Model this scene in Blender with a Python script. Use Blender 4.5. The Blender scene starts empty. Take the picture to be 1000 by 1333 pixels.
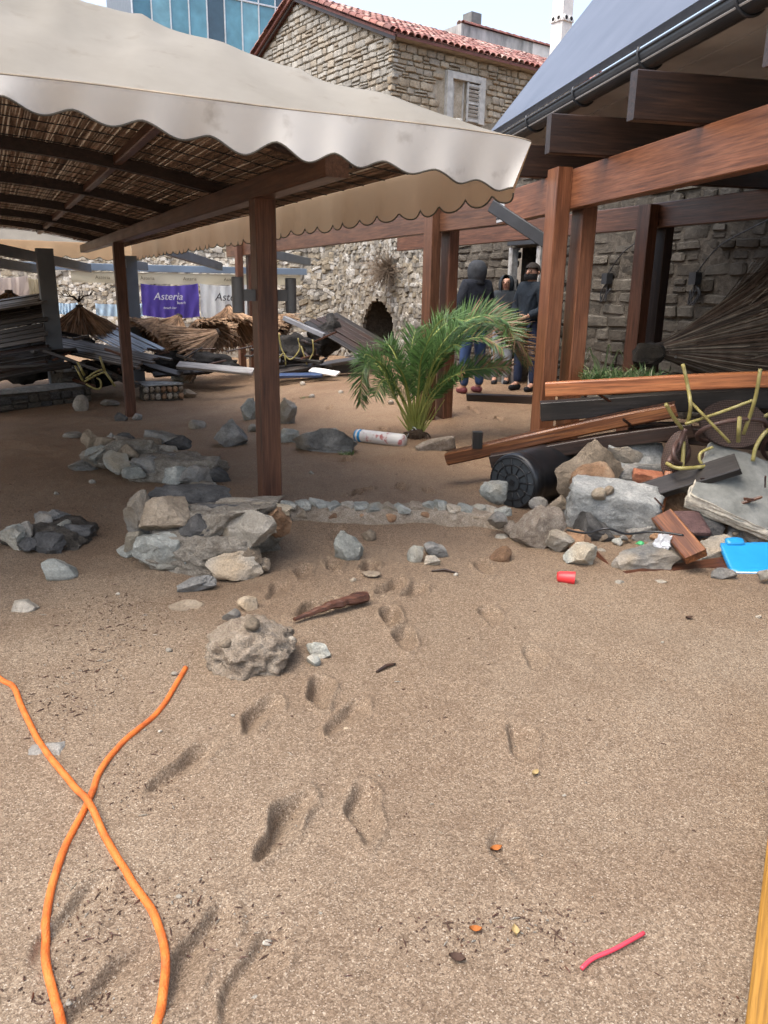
import bpy, bmesh, math, random
import numpy as np
from mathutils import Vector, Matrix, noise as mnoise
from math import sin, cos, pi, radians as rad

# ------------------------------------------------------------------ camera, world, sun, exposure
SC = bpy.context.scene
COL = SC.collection
H, PITCH, ROLL, FPX = 1.5, rad(16.2), rad(.93), 1000.0
Fv = Vector((0, cos(PITCH), -sin(PITCH)))
R0 = Vector((1, 0, 0)); U0 = Vector((0, sin(PITCH), cos(PITCH)))
Rv = R0*cos(ROLL) + U0*sin(ROLL)
Uv = U0*cos(ROLL) - R0*sin(ROLL)
CAMP = Vector((0, 0, H))
cd = bpy.data.cameras.new('camera'); cam = bpy.data.objects.new('camera', cd); COL.objects.link(cam)
m = Matrix((Rv, Uv, -Fv)).transposed().to_4x4(); m.translation = CAMP
cam.matrix_world = m
cd.sensor_fit = 'VERTICAL'; cd.sensor_height = 24; cd.sensor_width = 18
cd.lens = 24*FPX/1333; cd.clip_start = .05; cd.clip_end = 500
SC.camera = cam

SUN_EL, SUN_AZ = rad(64), rad(236)      # where the sun stands: azimuth clockwise from +Y (behind left of the camera)
world = bpy.data.worlds.new('World'); SC.world = world; world.use_nodes = True
wn = world.node_tree; wn.nodes.clear()
sky = wn.nodes.new('ShaderNodeTexSky'); sky.sky_type = 'NISHITA'; sky.sun_disc = False
sky.sun_elevation = SUN_EL; sky.sun_rotation = SUN_AZ
sky.air_density = 1.0; sky.dust_density = 5.0; sky.ozone_density = .6
bg = wn.nodes.new('ShaderNodeBackground'); bg.inputs['Strength'].default_value = .15
wo = wn.nodes.new('ShaderNodeOutputWorld')
hs = wn.nodes.new('ShaderNodeHueSaturation'); hs.inputs['Saturation'].default_value = .8   # thin high cloud greys the blue
wn.links.new(sky.outputs[0], hs.inputs['Color']); wn.links.new(hs.outputs[0], bg.inputs[0]); wn.links.new(bg.outputs[0], wo.inputs[0])
sd = bpy.data.lights.new('sun', 'SUN'); sd.energy = .6; sd.angle = rad(60); sd.color = (1, .94, .86)
sun = bpy.data.objects.new('sun', sd); COL.objects.link(sun)
sdir = Vector((sin(SUN_AZ)*cos(SUN_EL), cos(SUN_AZ)*cos(SUN_EL), sin(SUN_EL)))
sun.rotation_euler = (-sdir).to_track_quat('-Z', 'Y').to_euler(); sun.location = sdir*30
vs = SC.view_settings; vs.view_transform = 'Standard'; vs.look = 'None'; vs.exposure = 1.6; vs.gamma = 1; vs.use_curve_mapping = False
SC.cycles.max_bounces = 7; SC.cycles.diffuse_bounces = 4; SC.cycles.glossy_bounces = 2; SC.cycles.transmission_bounces = 4
SC.cycles.transparent_max_bounces = 6
SC.cycles.use_denoising = True; SC.cycles.denoising_prefilter = 'FAST'

# ------------------------------------------------------------------ pixels (of the 1000 x 1333 photograph) to points
def ray(x, y): return Fv*FPX + Rv*(x-500) - Uv*(y-666.5)
def atY(x, y, Y): r = ray(x, y); return CAMP + r*(Y/r.y)
def atZ(x, y, Z): r = ray(x, y); return CAMP + r*((Z-H)/r.z)
def S(v, a, b):
    t = np.clip((v-a)/(b-a), 0, 1); return t*t*(3-2*t)
def base(x, y):
    """broad shape of the sand"""
    z = -.30*S(y, 5.5, 11)*S(-x, .3, 3.3) + .06*S(y, 7, 11)*S(x, -.3, 1.5)
    z = z + .025*np.sin(x*1.3+y*.7)*S(y, 2, 5) + .02*np.sin(x*.6-y*1.1+1)
    return z
def g(px, py, dz=0.0):
    z = 0.0
    for _ in range(14):
        p = atZ(px, py, z); z = .5*z+.5*float(base(p.x, p.y))
    p = atZ(px, py, z); p.z = z+dz
    return p
def mpp(p):      # metres for one photo pixel at a point
    return (p-CAMP).dot(Fv)/FPX

# ------------------------------------------------------------------ mesh helpers
def origin_of(o):
    v = Vector((0, 0, 0))
    while o is not None:
        v += o.location; o = o.parent
    return v
def tag(o, label, cat, group=None, kind=None):
    if label: o['label'] = label
    if cat: o['category'] = cat
    if group: o['group'] = group
    if kind: o['kind'] = kind
    return o
def thing(name, label, cat, loc=(0, 0, 0), group=None):
    o = bpy.data.objects.new(name, None); o.empty_display_size = .2
    COL.objects.link(o); o.location = loc
    return tag(o, label, cat, group)
def link(name, me, parent=None, loc=None, rot=None, scale=None):
    """loc is in world space"""
    o = bpy.data.objects.new(name, me); COL.objects.link(o)
    if parent: o.parent = parent
    if loc is not None: o.location = Vector(loc)-(origin_of(parent) if parent else Vector((0, 0, 0)))
    if rot is not None:
        if isinstance(rot, Matrix): o.rotation_euler = rot.to_euler()
        else: o.rotation_euler = rot
    if scale is not None: o.scale = scale
    return o
class MB:
    def __init__(s): s.v = []; s.f = []; s.mi = []; s.cur = 0
    def add(s, vs, fs):
        n = len(s.v); s.v.extend([tuple(v) for v in vs])
        for f in fs: s.f.append([i+n for i in f]); s.mi.append(s.cur)
    def box(s, c, size, M=None):
        c = Vector(c); hx, hy, hz = [q/2 for q in size]
        vs = [Vector((x*hx, y*hy, z*hz)) for x in (-1, 1) for y in (-1, 1) for z in (-1, 1)]
        if M is not None: vs = [M @ v for v in vs]
        s.add([c+v for v in vs], [(0, 1, 3, 2), (4, 6, 7, 5), (0, 4, 5, 1), (2, 3, 7, 6), (0, 2, 6, 4), (1, 5, 7, 3)])
    def tube(s, pts, rs, n=8, caps=True, flat=1.0):
        pts = [Vector(p) for p in pts]
        if not hasattr(rs, '__len__'): rs = [rs]*len(pts)
        nrm = None; vs = []; k = len(pts)
        for i, p in enumerate(pts):
            t = (pts[min(i+1, k-1)]-pts[max(i-1, 0)]).normalized()
            if nrm is None:
                a = Vector((0, 0, 1)) if abs(t.z) < .9 else Vector((1, 0, 0))
                nrm = (a-t*a.dot(t)).normalized()
            else:
                nrm = (nrm-t*nrm.dot(t)).normalized()
            b = t.cross(nrm)
            for j in range(n):
                a = 2*pi*j/n
                vs.append(p+(nrm*cos(a)*flat+b*sin(a))*rs[i])
        fs = [(i*n+j, i*n+(j+1) % n, (i+1)*n+(j+1) % n, (i+1)*n+j) for i in range(k-1) for j in range(n)]
        if caps: fs += [tuple(reversed(range(n))), tuple(range((k-1)*n, k*n))]
        s.add(vs, fs)
    def grid(s, P):
        """P[i][j] points"""
        a, b = len(P), len(P[0])
        s.add([p for r in P for p in r], [(i*b+j, i*b+j+1, (i+1)*b+j+1, (i+1)*b+j) for i in range(a-1) for j in range(b-1)])
    def mesh(s, name, mats, smooth=False, off=Vector((0, 0, 0))):
        me = bpy.data.meshes.new(name)
        me.from_pydata([(v[0]-off[0], v[1]-off[1], v[2]-off[2]) for v in s.v], [], s.f)
        if not isinstance(mats, (list, tuple)): mats = [mats]
        for q in mats: me.materials.append(q)
        if len(mats) > 1: me.polygons.foreach_set('material_index', s.mi)
        if smooth: me.polygons.foreach_set('use_smooth', [True]*len(me.polygons))
        me.validate(); me.update()
        return me
    def build(s, name, mats, parent=None, smooth=False):
        A = np.array(s.v)
        off = origin_of(parent) if parent else Vector((float(A[:, 0].mean()), float(A[:, 1].mean()), float(A[:, 2].min())))
        o = link(name, s.mesh(name, mats, smooth, off), parent)
        if not parent: o.location = off
        return o
def frame(d, up=Vector((0, 0, 1))):
    x = Vector(d).normalized(); y = Vector(up).cross(x)
    if y.length < 1e-4: y = Vector((0, 1, 0))
    y.normalize(); z = x.cross(y)
    return Matrix((x, y, z)).transposed()
def timber(name, p0, p1, w, h, mat, parent=None, up=(0, 0, 1), ch=.006, jag=0.0, seg=1, warp=0.0, seed=0, roll=0.0):
    """squared timber with eased edges, its length along local X; w across, h along 'up'"""
    p0, p1 = Vector(p0), Vector(p1); L = (p1-p0).length
    M = frame(p1-p0, Vector(up))
    if roll: M = M @ Matrix.Rotation(roll, 3, 'X')
    rnd = random.Random(seed)
    hw, hh = w/2, h/2; c = min(ch, hw*.6, hh*.6)
    ring = [(-hw+c, -hh), (hw-c, -hh), (hw, -hh+c), (hw, hh-c), (hw-c, hh), (-hw+c, hh), (-hw, hh-c), (-hw, -hh+c)]
    vs = []; fs = []; ph = rnd.random()*6
    for i in range(seg+1):
        t = i/seg
        for (a, b) in ring:
            x = -L/2+L*t
            if jag and i in (0, seg): x += rnd.uniform(-jag, jag)
            dz = warp*(sin(t*pi*1.3+ph)-sin(ph)); dy = warp*.5*sin(t*pi*2+ph*2)
            vs.append((x, a+dy, b+dz))
    for i in range(seg):
        fs += [(i*8+j, i*8+(j+1) % 8, (i+1)*8+(j+1) % 8, (i+1)*8+j) for j in range(8)]
    fs += [tuple(range(8)), tuple(reversed(range(seg*8, seg*8+8)))]
    fs = [tuple(reversed(f)) for f in fs]
    me = bpy.data.meshes.new(name); me.from_pydata(vs, [], fs); me.materials.append(mat); me.update()
    return link(name, me, parent, (p0+p1)/2, M)

# ------------------------------------------------------------------ materials
MAT = {}
class NT:
    def __init__(s, name):
        s.m = bpy.data.materials.new(name); s.m.use_nodes = True; s.t = s.m.node_tree
        s.b = s.t.nodes['Principled BSDF']; MAT[name] = s.m
        s.out = s.t.nodes['Material Output']
    def n(s, ty, **kw):
        q = s.t.nodes.new(ty)
        for k, v in kw.items():
            if k in q.inputs: q.inputs[k].default_value = v
            else: setattr(q, k, v)
        return q
    def l(s, a, b): s.t.links.new(a, b)
    def coord(s, scale=(1, 1, 1), rnd=True, world=False):
        if world: src = s.n('ShaderNodeNewGeometry').outputs['Position']
        else: src = s.n('ShaderNodeTexCoord').outputs['Object']
        mp = s.n('ShaderNodeMapping'); mp.inputs['Scale'].default_value = scale
        s.l(src, mp.inputs['Vector'])
        if rnd and not world:
            oi = s.n('ShaderNodeObjectInfo'); mu = s.n('ShaderNodeMath', operation='MULTIPLY'); mu.inputs[1].default_value = 37.0
            s.l(oi.outputs['Random'], mu.inputs[0]); s.l(mu.outputs[0], mp.inputs['Location'])
        return mp.outputs[0]
    def noise(s, vec, scale, detail=4, rough=.55, dist=0):
        q = s.n('ShaderNodeTexNoise'); q.inputs['Scale'].default_value = scale; q.inputs['Detail'].default_value = detail
        q.inputs['Roughness'].default_value = rough; q.inputs['Distortion'].default_value = dist
        s.l(vec, q.inputs['Vector']); return q.outputs['Fac']
    def vor(s, vec, scale, out='Color', feature='F1', rnd=1.0):
        q = s.n('ShaderNodeTexVoronoi', feature=feature); q.inputs['Scale'].default_value = scale; q.inputs['Randomness'].default_value = rnd
        s.l(vec, q.inputs['Vector']); return q.outputs[out]
    def ramp(s, fac, stops, interp='LINEAR'):
        q = s.n('ShaderNodeValToRGB'); q.color_ramp.interpolation = interp
        e = q.color_ramp.elements
        while len(e) < len(stops): e.new(.5)
        for a, (p, c) in zip(e, stops):
            a.position = p; a.color = tuple(c)+(1,) if len(c) == 3 else c
        s.l(fac, q.inputs['Fac']); return q.outputs['Color']
    def mix(s, fac, a, b, mode='MIX'):
        q = s.n('ShaderNodeMix', data_type='RGBA', blend_type=mode)
        for src, i in ((fac, 0), (a, 6), (b, 7)):
            if isinstance(src, (int, float)): q.inputs[i].default_value = src
            elif isinstance(src, tuple): q.inputs[i].default_value = src+(1,)
            else: s.l(src, q.inputs[i])
        return q.outputs[2]
    def math(s, op, a, b=None):
        q = s.n('ShaderNodeMath', operation=op)
        for src, i in ((a, 0), (b, 1)):
            if src is None: continue
            if isinstance(src, (int, float)): q.inputs[i].default_value = src
            else: s.l(src, q.inputs[i])
        return q.outputs[0]
    def bump(s, hgt, strength=.5, dist=.01, prev=None):
        q = s.n('ShaderNodeBump'); q.inputs['Strength'].default_value = strength; q.inputs['Distance'].default_value = dist
        s.l(hgt, q.inputs['Height'])
        if prev is not None: s.l(prev, q.inputs['Normal'])
        s.l(q.outputs[0], s.b.inputs['Normal']); return q.outputs[0]
    def done(s, col=None, rough=.7, spec=None, metal=None, hsv=None):
        if col is not None:
            if isinstance(col, tuple): s.b.inputs['Base Color'].default_value = col+(1,)
            else:
                if hsv:
                    oi = s.n('ShaderNodeObjectInfo'); h = s.n('ShaderNodeHueSaturation')
                    mr = s.n('ShaderNodeMapRange'); mr.inputs['To Min'].default_value = 1-hsv; mr.inputs['To Max'].default_value = 1+hsv
                    s.l(oi.outputs['Random'], mr.inputs['Value']); s.l(mr.outputs[0], h.inputs['Value']); s.l(col, h.inputs['Color']); col = h.outputs[0]
                s.l(col, s.b.inputs['Base Color'])
        if isinstance(rough, (int, float)): s.b.inputs['Roughness'].default_value = rough
        else: s.l(rough, s.b.inputs['Roughness'])
        if spec is not None: s.b.inputs['Specular IOR Level'].default_value = spec
        if metal is not None: s.b.inputs['Metallic'].default_value = metal
        return s.m
def wood(name, dark, mid, light, rough=.45, bump=.35, hsv=.12, grain=1.0, spec=.5):
    q = NT(name); v = q.coord((1.2*grain, 26*grain, 26*grain))
    n1 = q.noise(v, 1.6, 6, .62, .6); v2 = q.coord((.9, 3, 3)); n2 = q.noise(v2, 2.2, 3)
    v3 = q.coord((2.2, 60, 60)); n3 = q.noise(v3, 2, 3, .6)
    c = q.ramp(n1, [(.28, dark), (.5, mid), (.74, light)])
    c = q.mix(q.ramp(n2, [(.35, (0, 0, 0)), (.7, (.55, .55, .55))]), c, q.mix(1.0, c, (.5, .45, .42), 'MULTIPLY'))
    c = q.mix(.85, c, q.mix(1.0, c, q.ramp(n3, [(.3, (.55, .5, .48)), (.6, (1.15, 1.1, 1.05))]), 'MULTIPLY'))
    v4 = q.coord((.35, 9, 9)); n4 = q.noise(v4, 2.0, 5, .7, 1.5)
    c = q.mix(q.ramp(n4, [(.52, (0, 0, 0)), (.66, (.6, .6, .6))]), c, q.mix(1.0, c, (.38, .34, .33), 'MULTIPLY'))
    q.bump(q.math('ADD', n1, q.math('MULTIPLY', n3, .6)), bump, .004)
    return q.done(c, q.math('ADD', q.math('MULTIPLY', n2, .3), rough-.15), spec, hsv=hsv)
wood('red_timber', (.066, .029, .016), (.122, .055, .029), (.185, .090, .048), .42)
wood('brown_timber', (.062, .026, .015), (.115, .049, .027), (.18, .080, .044), .42)
wood('orange_timber', (.26, .085, .03), (.40, .15, .055), (.50, .22, .09), .45)
wood('dark_timber', (.016, .009, .007), (.034, .018, .012), (.065, .034, .021), .45)
wood('black_timber', (.010, .009, .008), (.022, .019, .017), (.05, .044, .04), .42)
wood('grey_timber', (.028, .025, .023), (.060, .054, .049), (.115, .105, .096), .38)
wood('wet_timber', (.05, .018, .008), (.14, .05, .018), (.30, .13, .045), .3)
wood('yellow_paint_timber', (.24, .125, .022), (.31, .165, .028), (.37, .205, .042), .5, .15)
wood('driftwood', (.035, .014, .008), (.085, .032, .016), (.15, .065, .035), .4)
def plain(name, col, rough=.6, var=.25, scale=6, bump=0, bscale=60, metal=0, spec=None, hsv=0):
    q = NT(name); v = q.coord()
    n1 = q.noise(v, scale, 5); c = q.mix(q.ramp(n1, [(.3, (0, 0, 0)), (.75, (1, 1, 1))]), tuple(x*(1-var) for x in col), tuple(min(1, x*(1+var*.6)) for x in col))
    if bump: q.bump(q.noise(v, bscale, 4), bump, .005)
    return q.done(c, rough, spec, metal, hsv=hsv)
def stone(name, a, b, c3, scale=4.0, bump=.6, hsv=.25, rough=.75, speck=.35, stain=None):
    q = NT(name); v = q.coord()
    n1 = q.noise(v, scale, 7, .62, .3); n2 = q.noise(v, scale*7, 5, .65); n3 = q.noise(v, scale*.5, 3)
    c = q.ramp(n1, [(.3, a), (.52, b), (.72, c3)])
    c = q.mix(speck, c, q.mix(1.0, c, q.ramp(n2, [(.32, (.42, .41, .4)), (.52, (1, 1, 1)), (.72, (1.4, 1.38, 1.32))]), 'MULTIPLY'))
    if stain: c = q.mix(q.ramp(n3, [(.5, (0, 0, 0)), (.66, (.75, .75, .75))]), c, stain)
    n4 = q.noise(v, scale*22, 4, .7); vv = q.n('ShaderNodeVectorMath', operation='ADD'); q.l(v, vv.inputs[0]); nn_ = q.n('ShaderNodeTexNoise'); nn_.inputs['Scale'].default_value = scale*3; q.l(v, nn_.inputs['Vector']); vsx = q.n('ShaderNodeVectorMath', operation='SCALE'); vsx.inputs['Scale'].default_value = .6/scale; q.l(nn_.outputs['Color'], vsx.inputs[0]); q.l(vsx.outputs[0], vv.inputs[1]); vr = q.vor(vv.outputs[0], scale*1.6, 'Distance', 'DISTANCE_TO_EDGE')
    c = q.mix(q.ramp(vr, [(0, (.25, .25, .25)), (.025, (0, 0, 0))]), c, q.mix(1.0, c, (.45, .43, .40), 'MULTIPLY'))
    c = q.mix(.45, c, q.mix(1.0, c, q.ramp(n4, [(.3, (.5, .49, .47)), (.5, (1, 1, 1)), (.7, (1.45, 1.43, 1.38))]), 'MULTIPLY'))
    q.bump(q.math('ADD', n1, q.math('ADD', q.math('MULTIPLY', n2, .6), q.math('MULTIPLY', n4, .25))), min(1, bump*1.4), .028)
    return q.done(c, rough, .35, hsv=hsv)
stone('grey_rock', (.10, .10, .095), (.22, .215, .20), (.38, .37, .34), 5, stain=(.20, .16, .11))
stone('green_rock', (.16, .165, .15), (.30, .31, .28), (.47, .47, .42), 5, stain=(.26, .21, .14))
stone('pale_rock', (.21, .19, .155), (.31, .285, .24), (.43, .40, .345), 5, stain=(.34, .25, .15))
stone('tan_rock', (.15, .12, .085), (.25, .20, .145), (.36, .30, .225), 5)
stone('dark_rock', (.035, .034, .033), (.085, .083, .08), (.17, .165, .155), 6)
stone('rust_rock', (.14, .08, .045), (.27, .16, .09), (.38, .27, .18), 6)
stone('mortar', (.17, .145, .115), (.28, .25, .205), (.38, .345, .29), 14, .8, .1, .9, .6)
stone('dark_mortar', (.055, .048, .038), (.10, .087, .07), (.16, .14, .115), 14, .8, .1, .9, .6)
stone('concrete', (.20, .21, .205), (.31, .32, .31), (.42, .42, .40), 9, .5, .08, .8, .5)
stone('conglomerate', (.20, .16, .125), (.31, .26, .21), (.42, .37, .31), 22, 1.0, .1, .85, .8)
stone('house_stone', (.155, .13, .10), (.25, .22, .175), (.34, .31, .255), 2.5, .5, .35, .85, .4)
stone('limestone', (.17, .15, .115), (.28, .255, .21), (.39, .36, .31), 2.0, .8, .25, .85, .5)
stone('inner_stone', (.045, .039, .031), (.085, .074, .058), (.14, .125, .10), 4, .7, .35, .75, .5)  # darkened to hold the pavilion roof's shade; the low walls share it
plain('steel', (.55, .56, .57), .35, .2, 8, metal=.9)
plain('bright_steel', (.62, .63, .64), .45, .15, 8, metal=.3)
plain('dark_metal', (.035, .038, .043), .38, .3, 6, .1)
plain('gutter_metal', (.035, .038, .043), .5, .35, 3, .05)
plain('soffit', (.42, .40, .38), .75, .18, 3)
plain('grey_paint', (.13, .155, .18), .5, .2, 3)
plain('white_paint', (.72, .71, .68), .6, .12, 4, .2)
plain('plaster', (.62, .61, .58), .8, .3, 1.2, .2)
plain('black_plastic', (.012, .013, .015), .33, .3, 8, .05)
plain('barrel_end', (.035, .042, .048), .4, .45, 5, .1)
plain('dark_void', (.006, .006, .006), .9)
def fabric(name, a, b, trans=.35, scale=1.2, bump=.12, rough=.75, stain=None, tcol=None):
    q = NT(name); v = q.coord(rnd=False); n1 = q.noise(v, scale, 5, .6); n2 = q.noise(v, scale*5, 4)
    c = q.ramp(n1, [(.3, a), (.7, b)])
    if stain: c = q.mix(q.ramp(n2, [(.60, (0, 0, 0)), (.75, (.5, .5, .5))]), c, stain)
    q.bump(q.noise(v, 320, 2), bump, .001)
    q.done(c, rough, .2)
    tr = q.n('ShaderNodeBsdfTranslucent'); mx = q.n('ShaderNodeMixShader'); mx.inputs[0].default_value = trans
    if tcol: tr.inputs['Color'].default_value = tcol+(1,)
    else: q.l(c, tr.inputs['Color'])
    q.l(q.b.outputs[0], mx.inputs[1]); q.l(tr.outputs[0], mx.inputs[2]); q.l(mx.outputs[0], q.out.inputs[0])
    return q.m
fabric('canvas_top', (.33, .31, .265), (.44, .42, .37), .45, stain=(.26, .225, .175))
fabric('canvas', (.79, .76, .69), (.88, .86, .80), .30, stain=(.34, .29, .22))
fabric('canvas_side', (.62, .47, .32), (.70, .55, .39), .6, tcol=(.85, .58, .33))
fabric('banner_purple', (.085, .06, .30), (.12, .085, .40), .15)
fabric('banner_white', (.62, .66, .66), (.75, .77, .76), .2)
fabric('banner_pink', (.70, .62, .58), (.78, .72, .68), .2)
fabric('banner_cream', (.55, .50, .36), (.62, .57, .42), .2)
# sand
q = NT('sand'); v = q.coord(world=True, rnd=False)
gcol = q.n('ShaderNodeSeparateColor'); q.l(q.vor(v, 290), gcol.inputs[0])
grain = q.ramp(gcol.outputs[0], [(0, (.078, .055, .037)), (.3, (.150, .109, .074)), (.55, (.212, .158, .109)), (.8, (.278, .216, .154)), (.96, (.40, .34, .265)), (1, (.56, .51, .43))])
gc2 = q.n('ShaderNodeSeparateColor'); q.l(q.vor(v, 125), gc2.inputs[0])
grain = q.mix(.35, grain, q.ramp(gc2.outputs[0], [(0, (.096, .071, .050)), (.5, (.195, .149, .107)), (1, (.325, .268, .204))]))
big = q.noise(v, .55, 5, .6, .5); mid = q.noise(v, 4.5, 5, .6)
col = q.mix(q.ramp(big, [(.38, (0, 0, 0)), (.64, (.8, .8, .8))]), grain, q.mix(1.0, grain, (.76, .68, .62), 'MULTIPLY'))
col = q.mix(q.ramp(mid, [(.5, (0, 0, 0)), (.78, (.5, .5, .5))]), col, q.mix(1.0, col, (.72, .66, .62), 'MULTIPLY'))
sy = q.n('ShaderNodeSeparateXYZ'); q.l(v, sy.inputs[0])
mr = q.n('ShaderNodeMapRange'); mr.inputs['From Min'].default_value = 3.2; mr.inputs['From Max'].default_value = 7; mr.inputs['To Max'].default_value = .8
q.l(sy.outputs[1], mr.inputs['Value'])
col = q.mix(mr.outputs[0], col, q.mix(1.0, col, (1.26, 1.08, .92), 'MULTIPLY'))     # redder sand further up the beach, brightened to offset the shade there
b1 = q.bump(q.vor(v, 290, 'Distance'), .55, .003)
b2 = q.bump(q.noise(v, 40, 5, .65), .25, .010, b1)
col = q.mix(1.0, col, (.90, .885, .86), 'MULTIPLY')
q.done(col, .78, .3)
# ------------------------------------------------------------------ sand sheet with footprints
nz = lambda x, y, z=0: mnoise.noise(Vector((x, y, z)))
FOOT = [  # px, py, heading (degrees in the ground plane, 0 = away from the camera), length, depth, facing of the soft edge
 (370, 1075, -28, .30, .040), (475, 1060, 8, .29, .022), (338, 935, -10, .25, .030), (417, 903, 4, .24, .034), (452, 935, -26, .26, .022),
 (240, 1000, -42, .30, .026), (510, 805, 0, .23, .030), (528, 832, 12, .23, .020), (410, 790, -55, .27, .030), (480, 737, 0, .24, .034),
 (435, 730, 6, .24, .028), (510, 765, -40, .24, .024), (540, 770, -35, .20, .018), (468, 643, -40, .30, .035), (522, 638, 0, .26, .030), (560, 640, 20, .22, .018),
 (680, 965, 4, .24, .020), (697, 855, 8, .22, .018), (640, 800, 0, .22, .014), (632, 740, 10, .25, .020), (395, 740, -10, .24, .018), (260, 1240, -14, .32, .034),
 (330, 1270, -10, .30, .024), (95, 1195, -20, .30, .026), (130, 1300, -30, .34, .03), (362, 765, -25, .24, .014), (665, 1110, 5, .24, .010), (440, 690, 5, .24, .018),
 (500, 560, 5, .3, .02), (450, 600, -15, .3, .02), (600, 600, 30, .3, .02), (390, 575, -15, .3, .02), (430, 530, 10, .32, .025), (380, 520, 40, .32, .025), (650, 545, 0, .32, .03), (620, 535, 20, .32, .03)]
rows, cols = 780, 720
yy = .45*np.exp(np.linspace(0, math.log(95/.45), rows)); 
ss = np.linspace(-1, 1, cols); uu = .50*ss+.9*ss**3+.5*ss**7
Y = np.repeat(yy[:, None], cols, 1)-.0; X = uu[None, :]*(Y+1.6)
Z = base(X, Y)
rs = np.random.RandomState(3)
def vnoise(X, Y, f, seed):
    r = np.random.RandomState(seed).rand(256, 256); x = X*f+100; y = Y*f+100
    xi = np.floor(x).astype(int); yi = np.floor(y).astype(int); fx = x-xi; fy = y-yi
    fx = fx*fx*(3-2*fx); fy = fy*fy*(3-2*fy)
    a = r[xi % 256, yi % 256]; b = r[(xi+1) % 256, yi % 256]; c = r[xi % 256, (yi+1) % 256]; d = r[(xi+1) % 256, (yi+1) % 256]
    return (a*(1-fx)+b*fx)*(1-fy)+(c*(1-fx)+d*fx)*fy-.5
Z += .022*vnoise(X, Y, 2.3, 1)+.010*vnoise(X, Y, 6, 2)+.004*vnoise(X, Y, 15, 3)+.003*vnoise(X, Y, 38, 4)*(Y < 8)
Z += .05*vnoise(X, Y, 1.1, 7)*S(Y, 5, 9)
Z += .035*np.clip(vnoise(X, Y, 3.2, 9)-.1, 0, 1)*S(Y, 6.5, 9)
for i, (px, py, hd, ln, dp) in enumerate(FOOT):
    p = g(px, py); a = rad(-hd*.9+4*((i*7) % 5-2)); c, s_ = cos(a), sin(a)
    dx, dy = X-p.x, Y-p.y
    m_ = (dx*dx+dy*dy) < .35**2
    lx = (dx*c-dy*s_)[m_]; ly = (dx*s_+dy*c)[m_]
    w = .041*(1+.22*np.sin((ly/ln+.2)*3.4)); wob = .010*np.sin(ly*31+i)
    r = np.sqrt(((lx+wob)/w)**2+(np.abs(ly)/(ln*.5))**2.4)
    inner = 1-S(r, .72, 1.12)
    rim = np.exp(-((r-1.25)/.20)**2)*(.35+.65*(np.sin(ly*40+i*2)*.5+.5))
    tilt = 1+.55*np.clip(-lx/w, -1, 1)+.35*np.clip(ly/(ln*.5), -1, 1)
    k_ = .55 if py > 1150 else .85 if py > 850 else 1.35
    if i in (0, 2, 4, 5, 11, 12, 21, 22, 23, 24): inner = inner*(.5+.5*S(-lx/w, -.5, .8))
    Z[m_] += k_*(-dp*1.25*inner*tilt+dp*.60*rim)
# scour hollows and small banks round the masonry
for (px, py, r, h) in [(270, 735, .5, -.04), (330, 870, .3, .02), (420, 700, .7, -.05), (560, 672, .9, .03), (620, 700, .5, -.02), (200, 640, .9, -.04), (80, 720, .6, -.03), (690, 690, .5, .04), (650, 640, .4, .06), (545, 590, .45, .04)]:
    p = g(px, py); Z += h*np.exp(-((X-p.x)**2+((Y-p.y)*.8)**2)/(2*(r*.5)**2))
# low ripple scarps left by the water on the left
p = g(60, 600); Z += .02*S(np.sin((Y-p.y)*2.6+X*.4+.6*vnoise(X, Y, .7, 12)*4), .2, 1)*S(-X, 1.2, 2.5)*S(Y, 4, 5)*(1-S(Y, 10, 12))
SANDZ = (X, Y, Z)
def sand_z(x, y):
    """height of the finished sand at a point"""
    i = int(np.clip(np.searchsorted(yy, y), 1, rows-1)); u = x/(yy[i]+1.6); j = int(np.clip(np.searchsorted(uu, u), 1, cols-1))
    return float(Z[i, j])
def gs(px, py, dz=0):
    p = g(px, py); p.z = sand_z(p.x, p.y)+dz; return p
N = rows*cols
V = np.stack([X, Y, Z], -1).reshape(-1, 3)
V2 = V
idx = np.arange(N).reshape(rows, cols)
Q = np.stack([idx[:-1, :-1], idx[:-1, 1:], idx[1:, 1:], idx[1:, :-1]], -1).reshape(-1, 4)
# skirt: carries the sheet on behind the camera
me = bpy.data.meshes.new('sand')
ext = np.array([[-60, -30, -.05], [60, -30, -.05], [X[0, -1], Y[0, -1], Z[0, -1]], [X[0, 0], Y[0, 0], Z[0, 0]], [-260, 95, 0], [260, 95, 0]], float)
me.vertices.add(N+2); me.vertices.foreach_set('co', np.concatenate([V, ext[:2]]).ravel().astype(np.float32))
nq = len(Q); 
extra = [[idx[0, k+1], idx[0, k], N] for k in range(cols//2)]+[[idx[0, k+1], idx[0, k], N+1] for k in range(cols//2, cols-1)]+[[N, N+1, idx[0, cols//2]]]
loops = np.concatenate([Q.ravel(), np.array(extra).ravel()]).astype(np.int32)
me.loops.add(len(loops)); me.loops.foreach_set('vertex_index', loops)
me.polygons.add(nq+len(extra))
me.polygons.foreach_set('loop_start', np.concatenate([np.arange(nq)*4, nq*4+np.arange(len(extra))*3]).astype(np.int32))
me.polygons.foreach_set('use_smooth', np.ones(nq+len(extra), bool))
me.materials.append(MAT['sand']); me.update(calc_edges=True); me.validate()
o = link('sand', me); o['kind'] = 'structure'

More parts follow.
